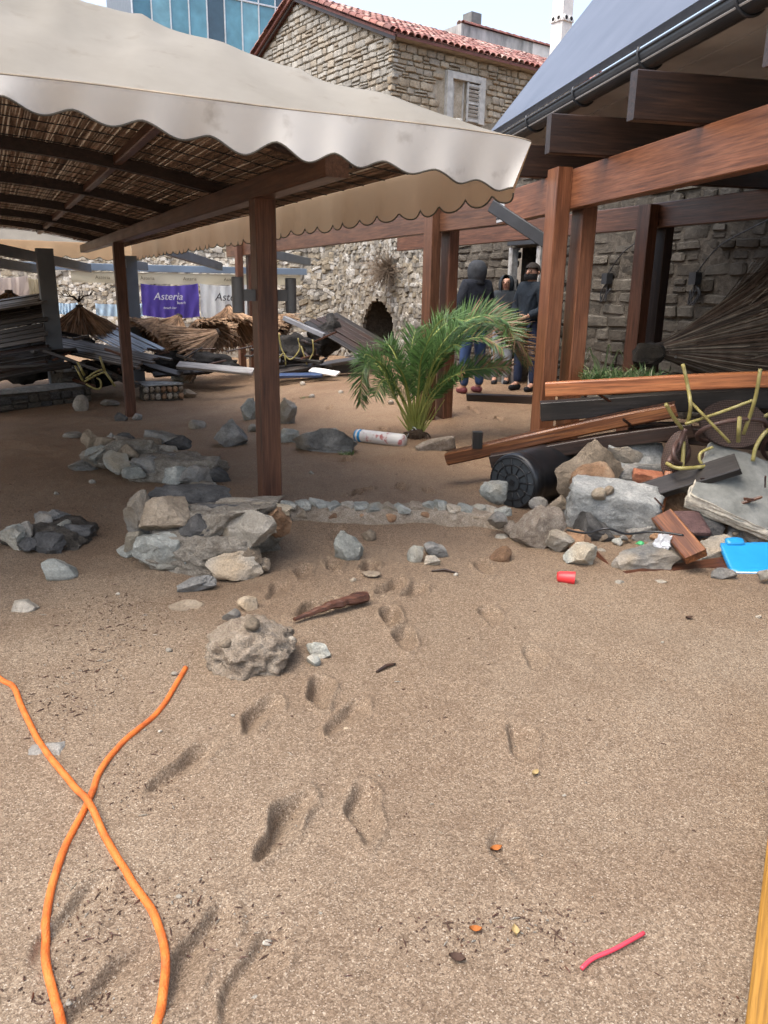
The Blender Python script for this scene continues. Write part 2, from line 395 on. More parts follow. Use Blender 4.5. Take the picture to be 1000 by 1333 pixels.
# ------------------------------------------------------------------ left pergola with canvas cover
AZ = rad(26.73)
D_ = Vector((-sin(AZ), cos(AZ), 0)); E_ = Vector((cos(AZ), sin(AZ), 0))
C0 = Vector((.722, 4.346, 0))                       # plan of the near right eave corner
def PG(s, t, z): q = C0-E_*s+D_*t; return Vector((q.x, q.y, z))
ZB, ZE, W_, L_ = 2.042, 2.25, 5.7, 12.6
SB = .93
perg = thing('beach_pergola', 'beach pergola of red-brown posts under a cream canvas cover with scalloped edge', 'pergola', PG(SB, 1.59, 0))
def post_ground(s, t):
    q = PG(s, t, 0); return sand_z(q.x, q.y)-.35
POSTS = [(SB, 1.59), (SB, 7.9), (W_-SB, 1.59), (W_-SB, 7.9)]
for k, (s, t) in enumerate(POSTS):
    q = timber('post', PG(s, t, post_ground(s, t)), PG(s, t, ZB), .14, .14, MAT['brown_timber'], perg, up=D_, ch=.008, seed=k)
for s in (SB, W_-SB):
    timber('beam', PG(s, .35, ZB+.065), PG(s, 12.0, ZB+.065), .13, .13, MAT['red_timber'], perg, ch=.008)
def zmat(s):
    u = min(s, W_-s)-SB; k = W_/2-SB
    if u < 0: return ZB+.13+u*.10
    return ZB+.13+.21*(1-((k-u)/k)**2)
RT = [.75+1.95*k for k in range(6)]
for t in RT:
    b = MB(); n = 18
    P0 = [SB-.25+(W_-2*SB+.5)*i/n for i in range(n+1)]
    hh = .085; hw = .03
    A = []
    for i, s in enumerate(P0):
        z = zmat(s)
        A.append([PG(s, t-hw, z), PG(s, t+hw, z), PG(s, t+hw, z+hh), PG(s, t-hw, z+hh), PG(s, t-hw, z)])
    b.grid(A); b.add(A[0][:4], [(0, 1, 2, 3)]); b.add(A[-1][:4], [(3, 2, 1, 0)])
    b.build('rafter', MAT['dark_timber'], perg)
for s in (W_/2, W_/2-1.2, W_/2+1.2):
    z = zmat(s)+.055
    timber('purlin', PG(s, .5, z), PG(s, 12.0, z), .06, .06, MAT['brown_timber'], perg)
# reed mat: strands lying along the beams, laid over the rafters, with stitching wires
rnd = random.Random(5)
b = MB(); rr = random.Random(8)
s = .18
while s < W_-.18:
    t = .46+rr.uniform(-.05, .05)
    z0 = zmat(s)+.092
    while t < 12.2:
        ln = rr.uniform(1.3, 3.0); t1 = min(t+ln, 12.35)
        r = rr.uniform(.005, .010); dz = rr.uniform(-.008, .006); ds = rr.uniform(-.012, .012)
        pts = [PG(s+rr.uniform(-.006, .006), t, z0+dz), PG(s+ds, (t+t1)/2, z0+dz+rr.uniform(-.008, .005)), PG(s+rr.uniform(-.008, .008), t1, z0+dz)]
        b.cur = rr.choice((0, 0, 1, 2)); b.tube(pts, r, 3, caps=False)
        t = t1-.04
    s += rr.uniform(.010, .016)
def flatwood(name, c, rough=.8, var=.35, trans=0):
    q = NT(name); v = q.coord(rnd=False); n = q.noise(v, 9, 5, .7)
    cc = q.ramp(n, [(.3, tuple(x*(1-var) for x in c)), (.7, tuple(x*(1+var) for x in c))]); q.done(cc, rough, .25)
    if trans:
        t_ = q.n('ShaderNodeBsdfTranslucent'); q.l(cc, t_.inputs[0]); mx = q.n('ShaderNodeMixShader'); mx.inputs[0].default_value = trans
        q.l(q.b.outputs[0], mx.inputs[1]); q.l(t_.outputs[0], mx.inputs[2]); q.l(mx.outputs[0], q.out.inputs[0])
flatwood('reed_a', (.34, .235, .17), trans=.3); flatwood('reed_b', (.48, .345, .255), trans=.3); flatwood('reed_c', (.22, .15, .11), trans=.3); flatwood('reed_back', (.50, .38, .28), trans=.6)
o = b.build('reed_mat', [MAT['reed_a'], MAT['reed_b'], MAT['reed_c']], perg); o['kind'] = 'stuff'
# a paler translucent sheet added over the reeds, passing soft light to the ground
b = MB(); A = []
for i in range(41):
    s = .16+(W_-.32)*i/40; A.append([PG(s, .48, zmat(s)+.108), PG(s, 12.3, zmat(s)+.108)])
b.grid(A); b.build('mat_backing', MAT['reed_back'], perg)
b = MB()
for k in range(40):
    t = .3+k*.325 if k else .5
    if min(abs(t-q) for q in RT) < .06: continue
    pts = [PG(s, t+rr.uniform(-.012, .012), zmat(s)+.077) for s in np.linspace(.2, W_-.2, 30)]
    b.tube(pts, .0035, 4, caps=False)
o = b.build('stitching', MAT['dark_metal'], perg); o['kind'] = 'stuff'
# canvas: hipped cover
def zcan(s, t):
    hs = min(s, W_-s); ht = min(t, L_-t)
    a, c_ = .31*hs, .60*ht
    k = .05; h = max(k-abs(a-c_), 0)/k
    z = min(a, c_)-h*h*k*.25
    z = min(z, .80)
    rg = 1-abs(nz(s*2.6+.5*t, t*.55-s*.2, 11)); z += .026*(rg**4-.3)*min(1, hs*1.5, ht*1.5)
    z += .030*nz(s*1.3, t*1.3, 1)*min(1, hs*3, ht*3) + .030*nz(s*2.2+t*1.7, (s-t)*.7, 3)*min(1, hs*2, ht*2)
    # pulled folds running up from the eave
    z += .022*sin(s*5+nz(s, t, 7)*5)*math.exp(-ht*3)*min(1, ht*8)
    return ZE+z+.02*nz(s*.8, t*.8, 5)
b = MB()
sv = np.concatenate([np.linspace(0, 3.2, 65), np.linspace(3.3, W_, 20)]); tv = np.concatenate([np.linspace(0, 2, 50), np.linspace(2.1, L_, 60)])
b.grid([[PG(s, t, zcan(s, t)) for t in tv] for s in sv])
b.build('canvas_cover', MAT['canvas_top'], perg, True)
def valance(length, fn, drop, per, amp, mat, name, n=320, seed=0, wavy=False):
    b = MB(); rowsv = []
    for i in range(n+1):
        u = length*i/n; uj = u+.05*nz(u*1.3, seed, 2); am = amp*(1+.5*nz(u*1.1, seed, 9))
        d = drop(u)+(am*(.5-.5*cos(2*pi*uj/per))**.8 if wavy else am*abs(sin(pi*uj/per))**.8)-amp*.5+.012*nz(u*4, seed, 4)
        col = []
        for j in range(7):
            f = j/6
            sway = (.030*sin(u*4.2+seed)+.02*sin(u*9.1+seed))*f + .012*sin(u*2*pi/per)*f
            col.append(fn(u, sway, d*f))
        rowsv.append(col)
    b.grid(rowsv); o = b.build(name, mat, perg, True)
    b = MB(); b.tube([r[-1]+Vector((0, 0, -.002)) for r in rowsv], .005, 5); b.build('hem', MAT['hem'], o, True)
b = MB(); b.tube([PG(s, -.006, zcan(s, 0)+.003) for s in np.linspace(0, W_, 90)], .006, 5); b.build('seam', MAT['seam'] if 'seam' in MAT else plain('seam', (.34, .27, .19), .8, .6, 3), perg, True)
plain('hem', (.10, .085, .065), .8)
valance(W_, lambda u, w, d: PG(u+.12*(d/.27)*math.exp(-u/.12), -.012+w*1.0+.10*min(1, u/2.6)*d/.27, zcan(u, 0)-d), lambda u: max(.06, .245-.062*min(u, 2.9)), .275, .044, MAT['canvas'], 'valance', wavy=True)
valance(L_, lambda u, w, d: PG(-.010-w*.6+.10*(d/.27)*math.exp(-u/.12), u+.05*(d/.27)*math.exp(-u/.12), zcan(0, u)-d), lambda u: .27, .30, .055, MAT['canvas_side'], 'valance', 500, 2)
valance(W_, lambda u, w, d: PG(u, L_+.010-w*.6, zcan(u, L_)-d), lambda u: .27, .30, .055, MAT['canvas_side'], 'valance', 240, 4)
valance(L_, lambda u, w, d: PG(W_+.010+w*.6, u, zcan(W_, u)-d), lambda u: .27, .30, .055, MAT['canvas_side'], 'valance', 240, 6)
# up-and-down lamps on the near post
zl = atY(318, 384, 5.34).z
for sgn in (1, -1):
    c = PG(SB, 1.59, zl)-E_*(sgn*(.07+.115))
    b = MB(); b.tube([c+Vector((0, 0, -.115)), c+Vector((0, 0, -.11)), c+Vector((0, 0, .11)), c+Vector((0, 0, .115))], [.034, .038, .038, .034], 20)
    lm = b.build('lamp', MAT['lamp_metal'] if 'lamp_metal' in MAT else plain('lamp_metal', (.12, .125, .13), .4, .2, 8), perg, False)
    b = MB(); b.box(PG(SB, 1.59, zl)-E_*(sgn*(.07+.04)), (.085, .05, .075), frame(E_)); b.build('bracket', MAT['lamp_metal'], lm)

# ------------------------------------------------------------------ timber pavilion on the right
AZ2 = rad(12.6)
D2 = Vector((-sin(AZ2), cos(AZ2), 0)); E2 = Vector((cos(AZ2), sin(AZ2), 0))
ZP = 2.114; HB = .285
J = Vector((1.114, 7.966, 0)); Apos = Vector((1.443, 6.40, 0)); Bpos = Vector((.595, 9.153, 0)); Dend = Vector((-3.519, 17.85, 0))
d1 = (J-Vector((1.896, 4.186, 0))).normalized(); n1v = Vector((d1.y, -d1.x, 0))
d2 = (Dend-J).normalized(); n2v = Vector((d2.y, -d2.x, 0))
pav = thing('timber_pavilion', 'timber pavilion with paired red-brown posts, deep beams, steep metal roof and dark gutter', 'pavilion', (Apos.x, Apos.y, 0))
Rend = J-d1*7.5
up = lambda p, z: Vector((p.x, p.y, z))
TH = .10
timber('beam', up(Rend, ZP+HB/2), up(J, ZP+HB/2), TH, HB, MAT['beam_timber'] if 'beam_timber' in MAT else wood('beam_timber', (.125, .046, .021), (.205, .080, .037), (.28, .122, .06), .45), pav, ch=.006)
timber('beam', up(J, ZP+HB/2), up(Dend, ZP+HB/2), TH, HB, MAT['red_timber'], pav, ch=.006)
def pair(P, d, nrm, gap, w, zt, mats, seed):
    for k, sg in enumerate((-1, 1)):
        c = P+nrm*sg*gap
        z0 = sand_z(c.x, c.y)-.3
        o = timber('post', up(c, z0), up(c, zt), w, w*.62, mats[k], pav, up=nrm, ch=.006, seed=seed+k)
        if sg < 0:
            for zz in (zt-.06, zt-.20):
                for q in (-.28, .28):
                    b = MB(); pc = c-nrm*(w*.31)+d*q*w; pc = up(pc, zz); b.tube([pc+nrm*.004, pc-nrm*.014], .011, 8)
                    b.build('bolt', MAT['steel'], o)
PW = .20
pair(Apos+d1*.06, d1, n1v, TH/2+PW*.31+.003, PW, ZP+HB+.012, (MAT['post_timber'] if 'post_timber' in MAT else wood('post_timber', (.14, .054, .027), (.235, .097, .048), (.31, .145, .08), .36), MAT['post_timber']), 1)
pair(Bpos, d2, n2v, TH/2+PW*.31+.003, PW, ZP+HB+.012, (MAT['red_timber'], MAT['brown_timber']), 5)
Dp = Dend-d2*1.3
pair(Dp, d2, n2v, TH/2+PW*.31+.003, PW, ZP+HB+.012, (MAT['brown_timber'], MAT['brown_timber']), 9)
def plate(P, d, nrm, name='joint_plate'):
    b = MB(); M = frame(d); c = up(P-nrm*(TH/2+.006), ZP+HB/2); b.box(c, (.20, .010, HB*.86), M)
    o = b.build(name, MAT['bright_steel'], pav)
    for i in range(4):
        for zz in (-.36, .36):
            b = MB(); q = c+d*(-.072+.048*i)+Vector((0, 0, HB*zz*.86)); b.tube([q, q-nrm*.016], .012, 6); b.build('bolt', MAT['dark_metal'], o)
plate(J-d1*.07, d1, n1v)
plate(atZ(403, 326, ZP), d2, n2v)
# inner beam and its post
zi = atY(850, 297, 8.5).z
i0, i1 = atZ(520, 327, zi), atZ(1000, 284, zi)
di = (i0-i1).normalized(); ni = Vector((di.y, -di.x, 0)); HI = .24
timber('beam', i1-di*5+Vector((0, 0, HI/2)), i0+Vector((0, 0, HI/2)), .10, HI, MAT['brown_timber'], pav)
Cp = up(atY(851, 296, 8.5), 0)
tC = (Cp-i1).dot(di); Cp = up(i1+di*tC, 0)
pair(Cp, di, ni, .05+.06+.003, .19, zi+HI-.02, (MAT['brown_timber'], MAT['dark_timber']), 14)
# rafters that rest on the front beam and stick out towards the beach
zr0 = ZP+HB+.004
r1 = atZ(820, 157, zr0); r2 = atZ(712, 200, zr0); HR = .245
sp = (r2-r1).dot(D2); off = (r1-up(Apos, zr0)).dot(-n1v)
for k in range(-3, 3):
    p = r1+(r2-r1)*k
    timber('rafter', p+Vector((0, 0, HR/2))+E2*0, p+E2*4.6+Vector((0, 0, HR/2)), .075, HR, MAT['dark_timber'], pav, up=(0, 0, 1))
# eave line, gutter, steep metal roof and pale soffit
ZEV = 2.95
e1, e2 = atZ(915, 0, ZEV), atZ(656, 163, ZEV)
de = (e2-e1).normalized(); ne = Vector((de.y, -de.x, 0))
ea = e1-de*4.5; eb = e2+de*.45
GR = .082
gc = lambda p: p+ne*.05+Vector((0, 0, -.085))
b = MB(); n = 40; P = []
for i in range(2):
    p = gc((ea, eb)[i]); P.append([p-ne*cos(a)*GR-Vector((0, 0, sin(a)*GR)) for a in np.linspace(0, pi, 14)]+[p-ne*cos(a)*(GR-.006)-Vector((0, 0, sin(a)*(GR-.006))) for a in np.linspace(pi, 0, 14)])
for r in P: r.append(r[0])
b.grid(P)
for r in P: b.add(r[:28], [tuple(range(28))])
gut = b.build('gutter', MAT['gutter_metal'], pav, False)
b = MB()
b.tube([gc(ea)-ne*GR+Vector((0, 0, .004)), gc(eb)-ne*GR+Vector((0, 0, .004))], .010, 8); b.build('gutter_bead', MAT['gutter_metal'], gut, True)
Lg = (eb-ea).length
for k in range(9):
    t = .3+k*(Lg-.5)/8.0; p = gc(ea+de*t); b = MB()
    pts = [p-ne*cos(a)*(GR+.007)-Vector((0, 0, sin(a)*(GR+.007))) for a in np.linspace(-.3, pi, 14)]
    b.tube(pts, .009, 6); b.build('gutter_bracket', MAT['dark_metal'], gut, True)
q = NT('roof_metal'); v = q.coord(rnd=False); q.bump(q.noise(v, 3, 3), .15, .01); q.done(q.ramp(q.noise(v, 2, 4), [(.3, (.10, .115, .145)), (.7, (.135, .15, .185))]), .42, .5, .35)
SL = 1.2
T3 = Vector((0, 0, 1))
b = MB(); nb = 14; rl = 5.0
rdir = (ne+T3*SL).normalized(); rn = (T3-ne*SL).normalized()
for (o0, o1) in ((0, .0), ):
    A0, B0 = ea+rn*.01, eb+rn*.01
    vd = (n2v+T3*(SL*n2v.dot(ne)))*3.1; rl2 = vd.dot(rdir)
    b.add([A0, B0, B0+vd, A0+rdir*rl2, A0-rn*.05, B0-rn*.05, B0+vd-rn*.05, A0+rdir*rl2-rn*.05], [(0, 1, 2, 3), (7, 6, 5, 4), (0, 4, 5, 1), (1, 5, 6, 2), (2, 6, 7, 3), (3, 7, 4, 0)])
rf = b.build('roof_sheet', MAT['roof_metal'], pav)
for k in range(0):
    t = Lg-.02-k*.62
    p = ea+de*t+rn*.012; timber('roof_seam', p, p+rdir*rl, .02, .012, MAT['roof_metal'], rf, up=rn)
# soffit boards, laid along the eave above the rafters
zs = zr0+HR+.012
for k in range(9):
    a = ea+ne*(.13+k*.30); c = eb+ne*(.13+k*.30)
    timber('soffit_board', Vector((a.x, a.y, zs+.16-.0*k)), Vector((c.x, c.y, zs+.16)), .292, .022, MAT['soffit'], pav)
# black steel brace between canopy corner and paired post
timber('brace', atY(640, 268, 6.9), atY(716, 318, 6.62), .05, .10, MAT['dark_metal'], pav)
# ------------------------------------------------------------------ masonry helpers
def unit_stone(seed):
    """one squared wall stone, front towards -Y, about 42 triangles"""
    r = random.Random(seed); t = (-.5, -.37, .37, .5); vs = []; fs = []
    for i, x in enumerate(t):
        for j, z in enumerate(t):
            ex = i in (0, 3); ez = j in (0, 3)
            y = -.5+r.uniform(-.06, .06)
            if ex: y += .13
            if ez: y += .13
            k = .90 if (ex and ez) else 1
            vs.append((x*k+r.uniform(-.045, .045), y, z*k+r.uniform(-.06, .06)))
    ring = [0, 4, 8, 12, 13, 14, 15, 11, 7, 3, 2, 1]
    for i in range(3):
        for j in range(3): fs.append((i*4+j, (i+1)*4+j, (i+1)*4+j+1, i*4+j+1))
    for q in ring: x, y, z = vs[q]; vs.append((x, .5, z))
    n = len(ring)
    for k in range(n): fs.append((ring[(k+1) % n], ring[k], 16+k, 16+(k+1) % n))
    return vs, fs
USTONE = [unit_stone(k) for k in range(10)]
USM = {}
def ustone_mesh(k, mat):
    if (k, mat) not in USM:
        me = bpy.data.meshes.new('stone'); me.from_pydata(USTONE[k][0], [], USTONE[k][1]); me.materials.append(MAT[mat])
        me.polygons.foreach_set('use_smooth', [True]*len(me.polygons)); me.update(); me.set_sharp_from_angle(angle=rad(32)); USM[(k, mat)] = me
    return USM[(k, mat)]
def courses(L, z0, z1, rnd, hr, wr, ok=lambda u, v, w, h: True):
    out = []; z = z0
    while z < z1:
        h = rnd.uniform(*hr); u = -rnd.random()*wr[0]
        while u < L:
            w = rnd.uniform(*wr)*(.8+.5*h/hr[1])
            if rnd.random() < .18 and h > hr[0]*1.3:
                h2 = h*rnd.uniform(.4, .6)
                for (zz, hh) in ((z, h2), (z+h2, h-h2)):
                    if ok(u+w/2, zz+hh/2, w, hh): out.append((u+w/2, zz+hh/2, w, hh))
            elif ok(u+w/2, z+h/2, w, h): out.append((u+w/2, z+h/2, w, h))
            u += w
        z += h
    return out
def lay(parent, P0, U, stones, depth, mats, rnd, limit=300, joint=.018, score=None, proud=.5, tilt=4):
    """stones on a wall plane: P0 origin, U along the wall; the outer side is to the right of U seen from above"""
    U = Vector(U).normalized(); Nn = Vector((U.y, -U.x, 0)); M = Matrix((U, -Nn, Vector((0, 0, 1)))).transposed()
    if score: stones = sorted(stones, key=score)
    b = MB()
    for i, (u, v, w, h) in enumerate(stones):
        c = P0+U*u+Vector((0, 0, v))+Nn*(rnd.uniform(-.25, .25)*depth*(.9 if limit == 0 else .5))
        k = rnd.randrange(10); mk = rnd.randrange(len(mats)); R_ = M @ Matrix.Rotation(rad(rnd.uniform(-tilt, tilt)), 3, 'Y')
        sc = (max(.03, w-joint), depth, max(.03, h-joint))
        if i < limit:
            link('stone', ustone_mesh(k, mats[mk]), parent, c, R_, sc)
        else:
            vs, fs = USTONE[k]; b.cur = mk
            b.add([c+R_ @ Vector((x*sc[0], y*sc[1], z*sc[2])) for x, y, z in vs], fs)
    if b.v:
        o = b.build('rubble_stones', [MAT[q] for q in mats], parent, True); o['kind'] = 'stuff'; o.data.set_sharp_from_angle(angle=rad(32))

# ------------------------------------------------------------------ long old wall behind the terrace
WU = Vector((-.44, .898, 0)).normalized(); W0 = Vector((3.36, 10.0, 0))-WU*5.2      # runs away to the left; outer side faces the beach
Wn = Vector((-WU.y, WU.x, 0))
def wall_u(px):     # distance along the wall seen at a pixel column on the horizon
    r = ray(px, 372); r = Vector((r.x, r.y, 0)); 
    a = W0; det = WU.x*(-r.y)-WU.y*(-r.x)
    return ((-a.x)*(-r.y)-(-a.y)*(-r.x))/det
uB, uC = wall_u(585), wall_u(436)
wallt = thing('stone_wall', 'long old rubble stone wall with a pointed arch niche behind the timber pavilion', 'wall', W0+WU*((uB+uC)/2))
ar = [wall_u(473), wall_u(513)]; ac = (ar[0]+ar[1])/2; aw = abs(ar[1]-ar[0])/2*1.05
pa = W0+WU*ac; zA = atY(491, 390, pa.y).z
def in_arch(u, v, pad=0):
    h = zA+pad; w = aw+pad
    if v > h: return False
    f = max(0, v)/h
    ww = w if f < .45 else w*math.sqrt(max(0, 1-((f-.45)/.55)**1.7))
    return abs(u-ac) < ww
dr = [wall_u(703), wall_u(672)]; door_c = (dr[0]+dr[1])/2; door_w = abs(dr[1]-dr[0])/2
def in_door(u, v, pad=0): return abs(u-door_c) < door_w+pad and v < 2.12+pad
rnd = random.Random(21)
# core sheet with the openings left out
b = MB(); st = .06; nu = int((uC+.2)/st); nv = int(4.6/st)
idxm = {}
for i in range(nu+1):
    for j in range(nv+1):
        u, v = i*st, -.5+j*st
        p = W0+WU*u-Wn*((-.005 if u > uB-.4 else -.018)+.022*nz(u*3, v*3)); idxm[(i, j)] = len(b.v); b.v.append((p.x, p.y, v))
for i in range(nu):
    for j in range(nv):
        u, v = (i+.5)*st, -.5+(j+.5)*st
        if in_arch(u, v) or in_door(u, v): continue
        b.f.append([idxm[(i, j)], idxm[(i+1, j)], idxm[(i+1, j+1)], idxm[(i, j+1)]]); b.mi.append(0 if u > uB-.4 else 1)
b.build('mortar_core', [MAT['mortar'], MAT['dark_mortar']], wallt)  # darker mortar on the right part carries the roof's shade
b = MB()      # niche and doorway linings, solid back to 0.8 m
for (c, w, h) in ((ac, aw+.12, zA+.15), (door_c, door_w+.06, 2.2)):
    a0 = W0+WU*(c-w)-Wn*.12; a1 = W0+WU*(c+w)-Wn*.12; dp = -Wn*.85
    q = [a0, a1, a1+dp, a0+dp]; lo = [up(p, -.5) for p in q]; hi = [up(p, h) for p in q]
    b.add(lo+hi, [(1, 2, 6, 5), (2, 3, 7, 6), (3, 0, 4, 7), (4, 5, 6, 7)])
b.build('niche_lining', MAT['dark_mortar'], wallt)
# squared stones on the right part, roof shade in their colour, rubble to the left
Pz = up(W0, 0)
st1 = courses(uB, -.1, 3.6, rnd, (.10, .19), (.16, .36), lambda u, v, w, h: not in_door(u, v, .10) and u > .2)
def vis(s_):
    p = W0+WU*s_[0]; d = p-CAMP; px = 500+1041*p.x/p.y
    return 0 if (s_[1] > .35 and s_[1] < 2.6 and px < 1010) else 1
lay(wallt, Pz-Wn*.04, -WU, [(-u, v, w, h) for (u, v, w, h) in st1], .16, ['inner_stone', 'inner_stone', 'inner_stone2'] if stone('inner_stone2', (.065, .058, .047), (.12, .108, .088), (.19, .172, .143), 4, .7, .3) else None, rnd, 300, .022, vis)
st2 = [(u+uB, v, w, h) for (u, v, w, h) in courses(uC-uB, -.1, 4.3, rnd, (.06, .13), (.06, .17))]
st2 = [s_ for s_ in st2 if not in_arch(s_[0], s_[1], .06)]
stone('limestone2', (.14, .115, .08), (.24, .205, .15), (.33, .295, .235), 2.0, .8, .2, .85, .5)
stone('limestone3', (.27, .255, .225), (.38, .365, .33), (.48, .465, .425), 2.0, .8, .2, .85, .5)
stone('limestone4', (.10, .095, .085), (.19, .175, .15), (.28, .26, .22), 2.0, .8, .2, .85, .5)
LM = ['limestone', 'limestone', 'limestone2', 'limestone3', 'limestone4']
lay(wallt, Pz-Wn*.04, -WU, [(-u, v, w, h) for (u, v, w, h) in st2], .13, LM, rnd, 0, -.012, tilt=26)
# pale frame posts and head of the doorway
for c in (door_c-door_w-.05, door_c+door_w+.05):
    p = W0+WU*c+Wn*.05; timber('door_jamb', up(p, .0), up(p, 2.15), .10, .12, MAT['peeling'] if 'peeling' in MAT else stone('peeling', (.16, .15, .14), (.34, .34, .33), (.5, .5, .5), 9, .3, .1), wallt, up=Wn)
# left return of the wall, further back behind the grey pergola
V0 = W0+WU*uC; VU = (Vector((-17, 25.0, 0))-V0).normalized(); Vn = Vector((-VU.y, VU.x, 0))
Vn = -Vn if Vn.dot(V0) > 0 else Vn
wl = thing('rubble_wall', 'pale rubble stone wall behind the hanging banners', 'wall', V0+VU*5)
lv = (Vector((-17, 25.0, 0))-V0).length
b = MB(); a, c = V0+Vn*.01, V0+VU*lv+Vn*.01
b.add([up(a, -.5), up(c, -.5), up(c, 4.7), up(a, 4.7), up(a-Vn*.5, -.5), up(c-Vn*.5, -.5), up(c-Vn*.5, 4.7), up(a-Vn*.5, 4.7)], [(0, 1, 2, 3), (4, 7, 6, 5), (3, 2, 6, 7)])
b.build('mortar_core', MAT['mortar'], wl)
st3 = courses(lv, -.1, 4.6, rnd, (.07, .15), (.07, .20))
lay(wl, up(V0, 0)-Vn*.03, -VU, [(-u, v, w, h) for (u, v, w, h) in st3], .15, LM, rnd, 0, -.012, tilt=26)

# ------------------------------------------------------------------ stone house above the wall
K = Vector((.05, 24.0, 0)); u1 = Vector((sin(rad(54)), cos(rad(54)), 0)); u2 = Vector((-sin(rad(36)), cos(rad(36)), 0))
zH = atY(503, 46, 24).z; LH, WH, RISE = 11.0, 10.4, 2.15
hs_ = thing('stone_house', 'two-storey stone house with red barrel-tile roof and shuttered window', 'house', K)
apex = K+u2*WH/2
b = MB()
inn = .012
n1_ = Vector((u1.y, -u1.x, 0)); n2_ = Vector((-u2.y, u2.x, 0))      # outward normals of the two seen walls
A = [K-n1_*inn-n2_*inn, K+u1*LH-n1_*inn, K+u1*LH+u2*WH, K+u2*WH-n2_*inn]
lo = [up(p, 0) for p in A]; hi = [up(p, zH) for p in A]
g1 = up(apex-n2_*inn, zH+RISE); g2 = up(apex+u1*LH, zH+RISE)
b.add(lo+hi+[g1, g2], [(0, 1, 5, 4), (1, 2, 6, 5), (2, 3, 7, 6), (3, 0, 4, 7), (4, 8, 7), (5, 6, 9), (4, 5, 9, 8), (7, 8, 9, 6)])
b.build('wall', MAT['house_mortar'] if 'house_mortar' in MAT else stone('house_mortar', (.28, .235, .17), (.37, .315, .24), (.45, .40, .32), 5, .5, 0, .9, .4), hs_)
rnd = random.Random(4)
# window place on the right wall
def on_wall(px, py, P, U):
    r = ray(px, py); det = U.x*(-r.y)-U.y*(-r.x); u = ((-P.x)*(-r.y)-(-P.y)*(-r.x))/det; pp = P+U*u
    return u, atY(px, py, pp.y).z
wu0, wz1 = on_wall(580, 92, K, u1); wu1, wz0 = on_wall(627, 152, K, u1)
wz0 -= .25
okw = lambda u, v, w, h: not (wu0-.08-w*.4 < u < wu1+.08+w*.4 and wz0-.1 < v < wz1+.06) and v+h/2 < zH-.02
s1 = courses(LH, zH-3.9, zH, rnd, (.11, .23), (.15, .40), okw)
def hv(s_):
    p = K+u1*s_[0]; px = 500+1041*p.x/p.y; return (0 if px < 740 and s_[1] > zH-3.0 else 1)
stone('house_stone2', (.18, .14, .095), (.275, .225, .16), (.36, .31, .235), 2.5, .5, .3, .85, .4)
stone('house_stone3', (.20, .185, .16), (.30, .285, .25), (.40, .38, .34), 2.5, .5, .25, .85, .4)
lay(hs_, up(K, 0)-n1_*.02, u1, s1, .16, ['house_stone', 'house_stone2', 'house_stone2'], rnd, 165, .035, hv)
s2 = courses(WH, zH-3.0, zH+RISE, rnd, (.12, .23), (.18, .42), lambda u, v, w, h: v+h/2 < zH+RISE*(1-abs(u-WH/2)/(WH/2))-.05)
def hv2(s_):
    p = K+u2*s_[0]; px = 500+1041*p.x/p.y; return (0 if px > 340 and s_[1] > zH-1.6 else 1)
lay(hs_, up(K, 0)-n2_*.02, -u2, [(-u, v, w, h) for (u, v, w, h) in s2], .16, ['house_stone3', 'house_stone', 'house_stone3'], rnd, 135, .035, hv2)
# window
wc = K+u1*(wu0+wu1)/2; ww, wh = (wu1-wu0), wz1-wz0; M1 = Matrix((u1, -n1_, Vector((0, 0, 1)))).transposed()
fr = None
b = MB()
for (du, dz, sx, sz) in ((0, wh/2-.09, ww, .18), (-ww/2+.10, -.09, .20, wh-.18), (ww/2-.10, -.09, .20, wh-.18)):
    b.box(up(wc, (wz0+wz1)/2+dz)+u1*du+n1_*.02, (sx, .22, sz), M1)
plain('old_paint', (.44, .43, .40), .75, .35, 5, .3)
win = b.build('window', MAT['old_paint'], hs_)
b = MB(); b.box(up(wc, (wz0+wz1)/2-.1)-n1_*.06, (ww-.3, .02, wh-.2), M1); b.build('pane', MAT['pane_dark'] if 'pane_dark' in MAT else plain('pane_dark', (.03, .04, .05), .1, .3), win)
for (du, sx) in ((-ww*.02, .05), (-ww*.28, .05)):
    b = MB(); b.box(up(wc, (wz0+wz1)/2-.1)+u1*du-n1_*.02, (sx, .05, wh-.2), M1); b.build('casement', MAT['old_paint'], win)
# open shutter with slats, right half
sw = ww*.36; sc_ = up(wc, (wz0+wz1)/2-.1)+u1*(ww*.20)+n1_*.10
b = MB()
for du in (-sw/2+.03, sw/2-.03): b.box(sc_+u1*du, (.06, .045, wh-.22), M1)
for dz in (-.48, 0, .48): b.box(sc_+Vector((0, 0, dz*(wh-.3))), (sw, .04, .07), M1)
sh = b.build('shutter', MAT['old_paint'], win)
for k in range(9): b = MB(); b.box(sc_+Vector((0, 0, (-.44+.11*k)*(wh-.3))), (sw-.1, .02, .06), M1 @ Matrix.Rotation(.6, 3, 'X')); b.build('slat', MAT['old_paint'], sh)
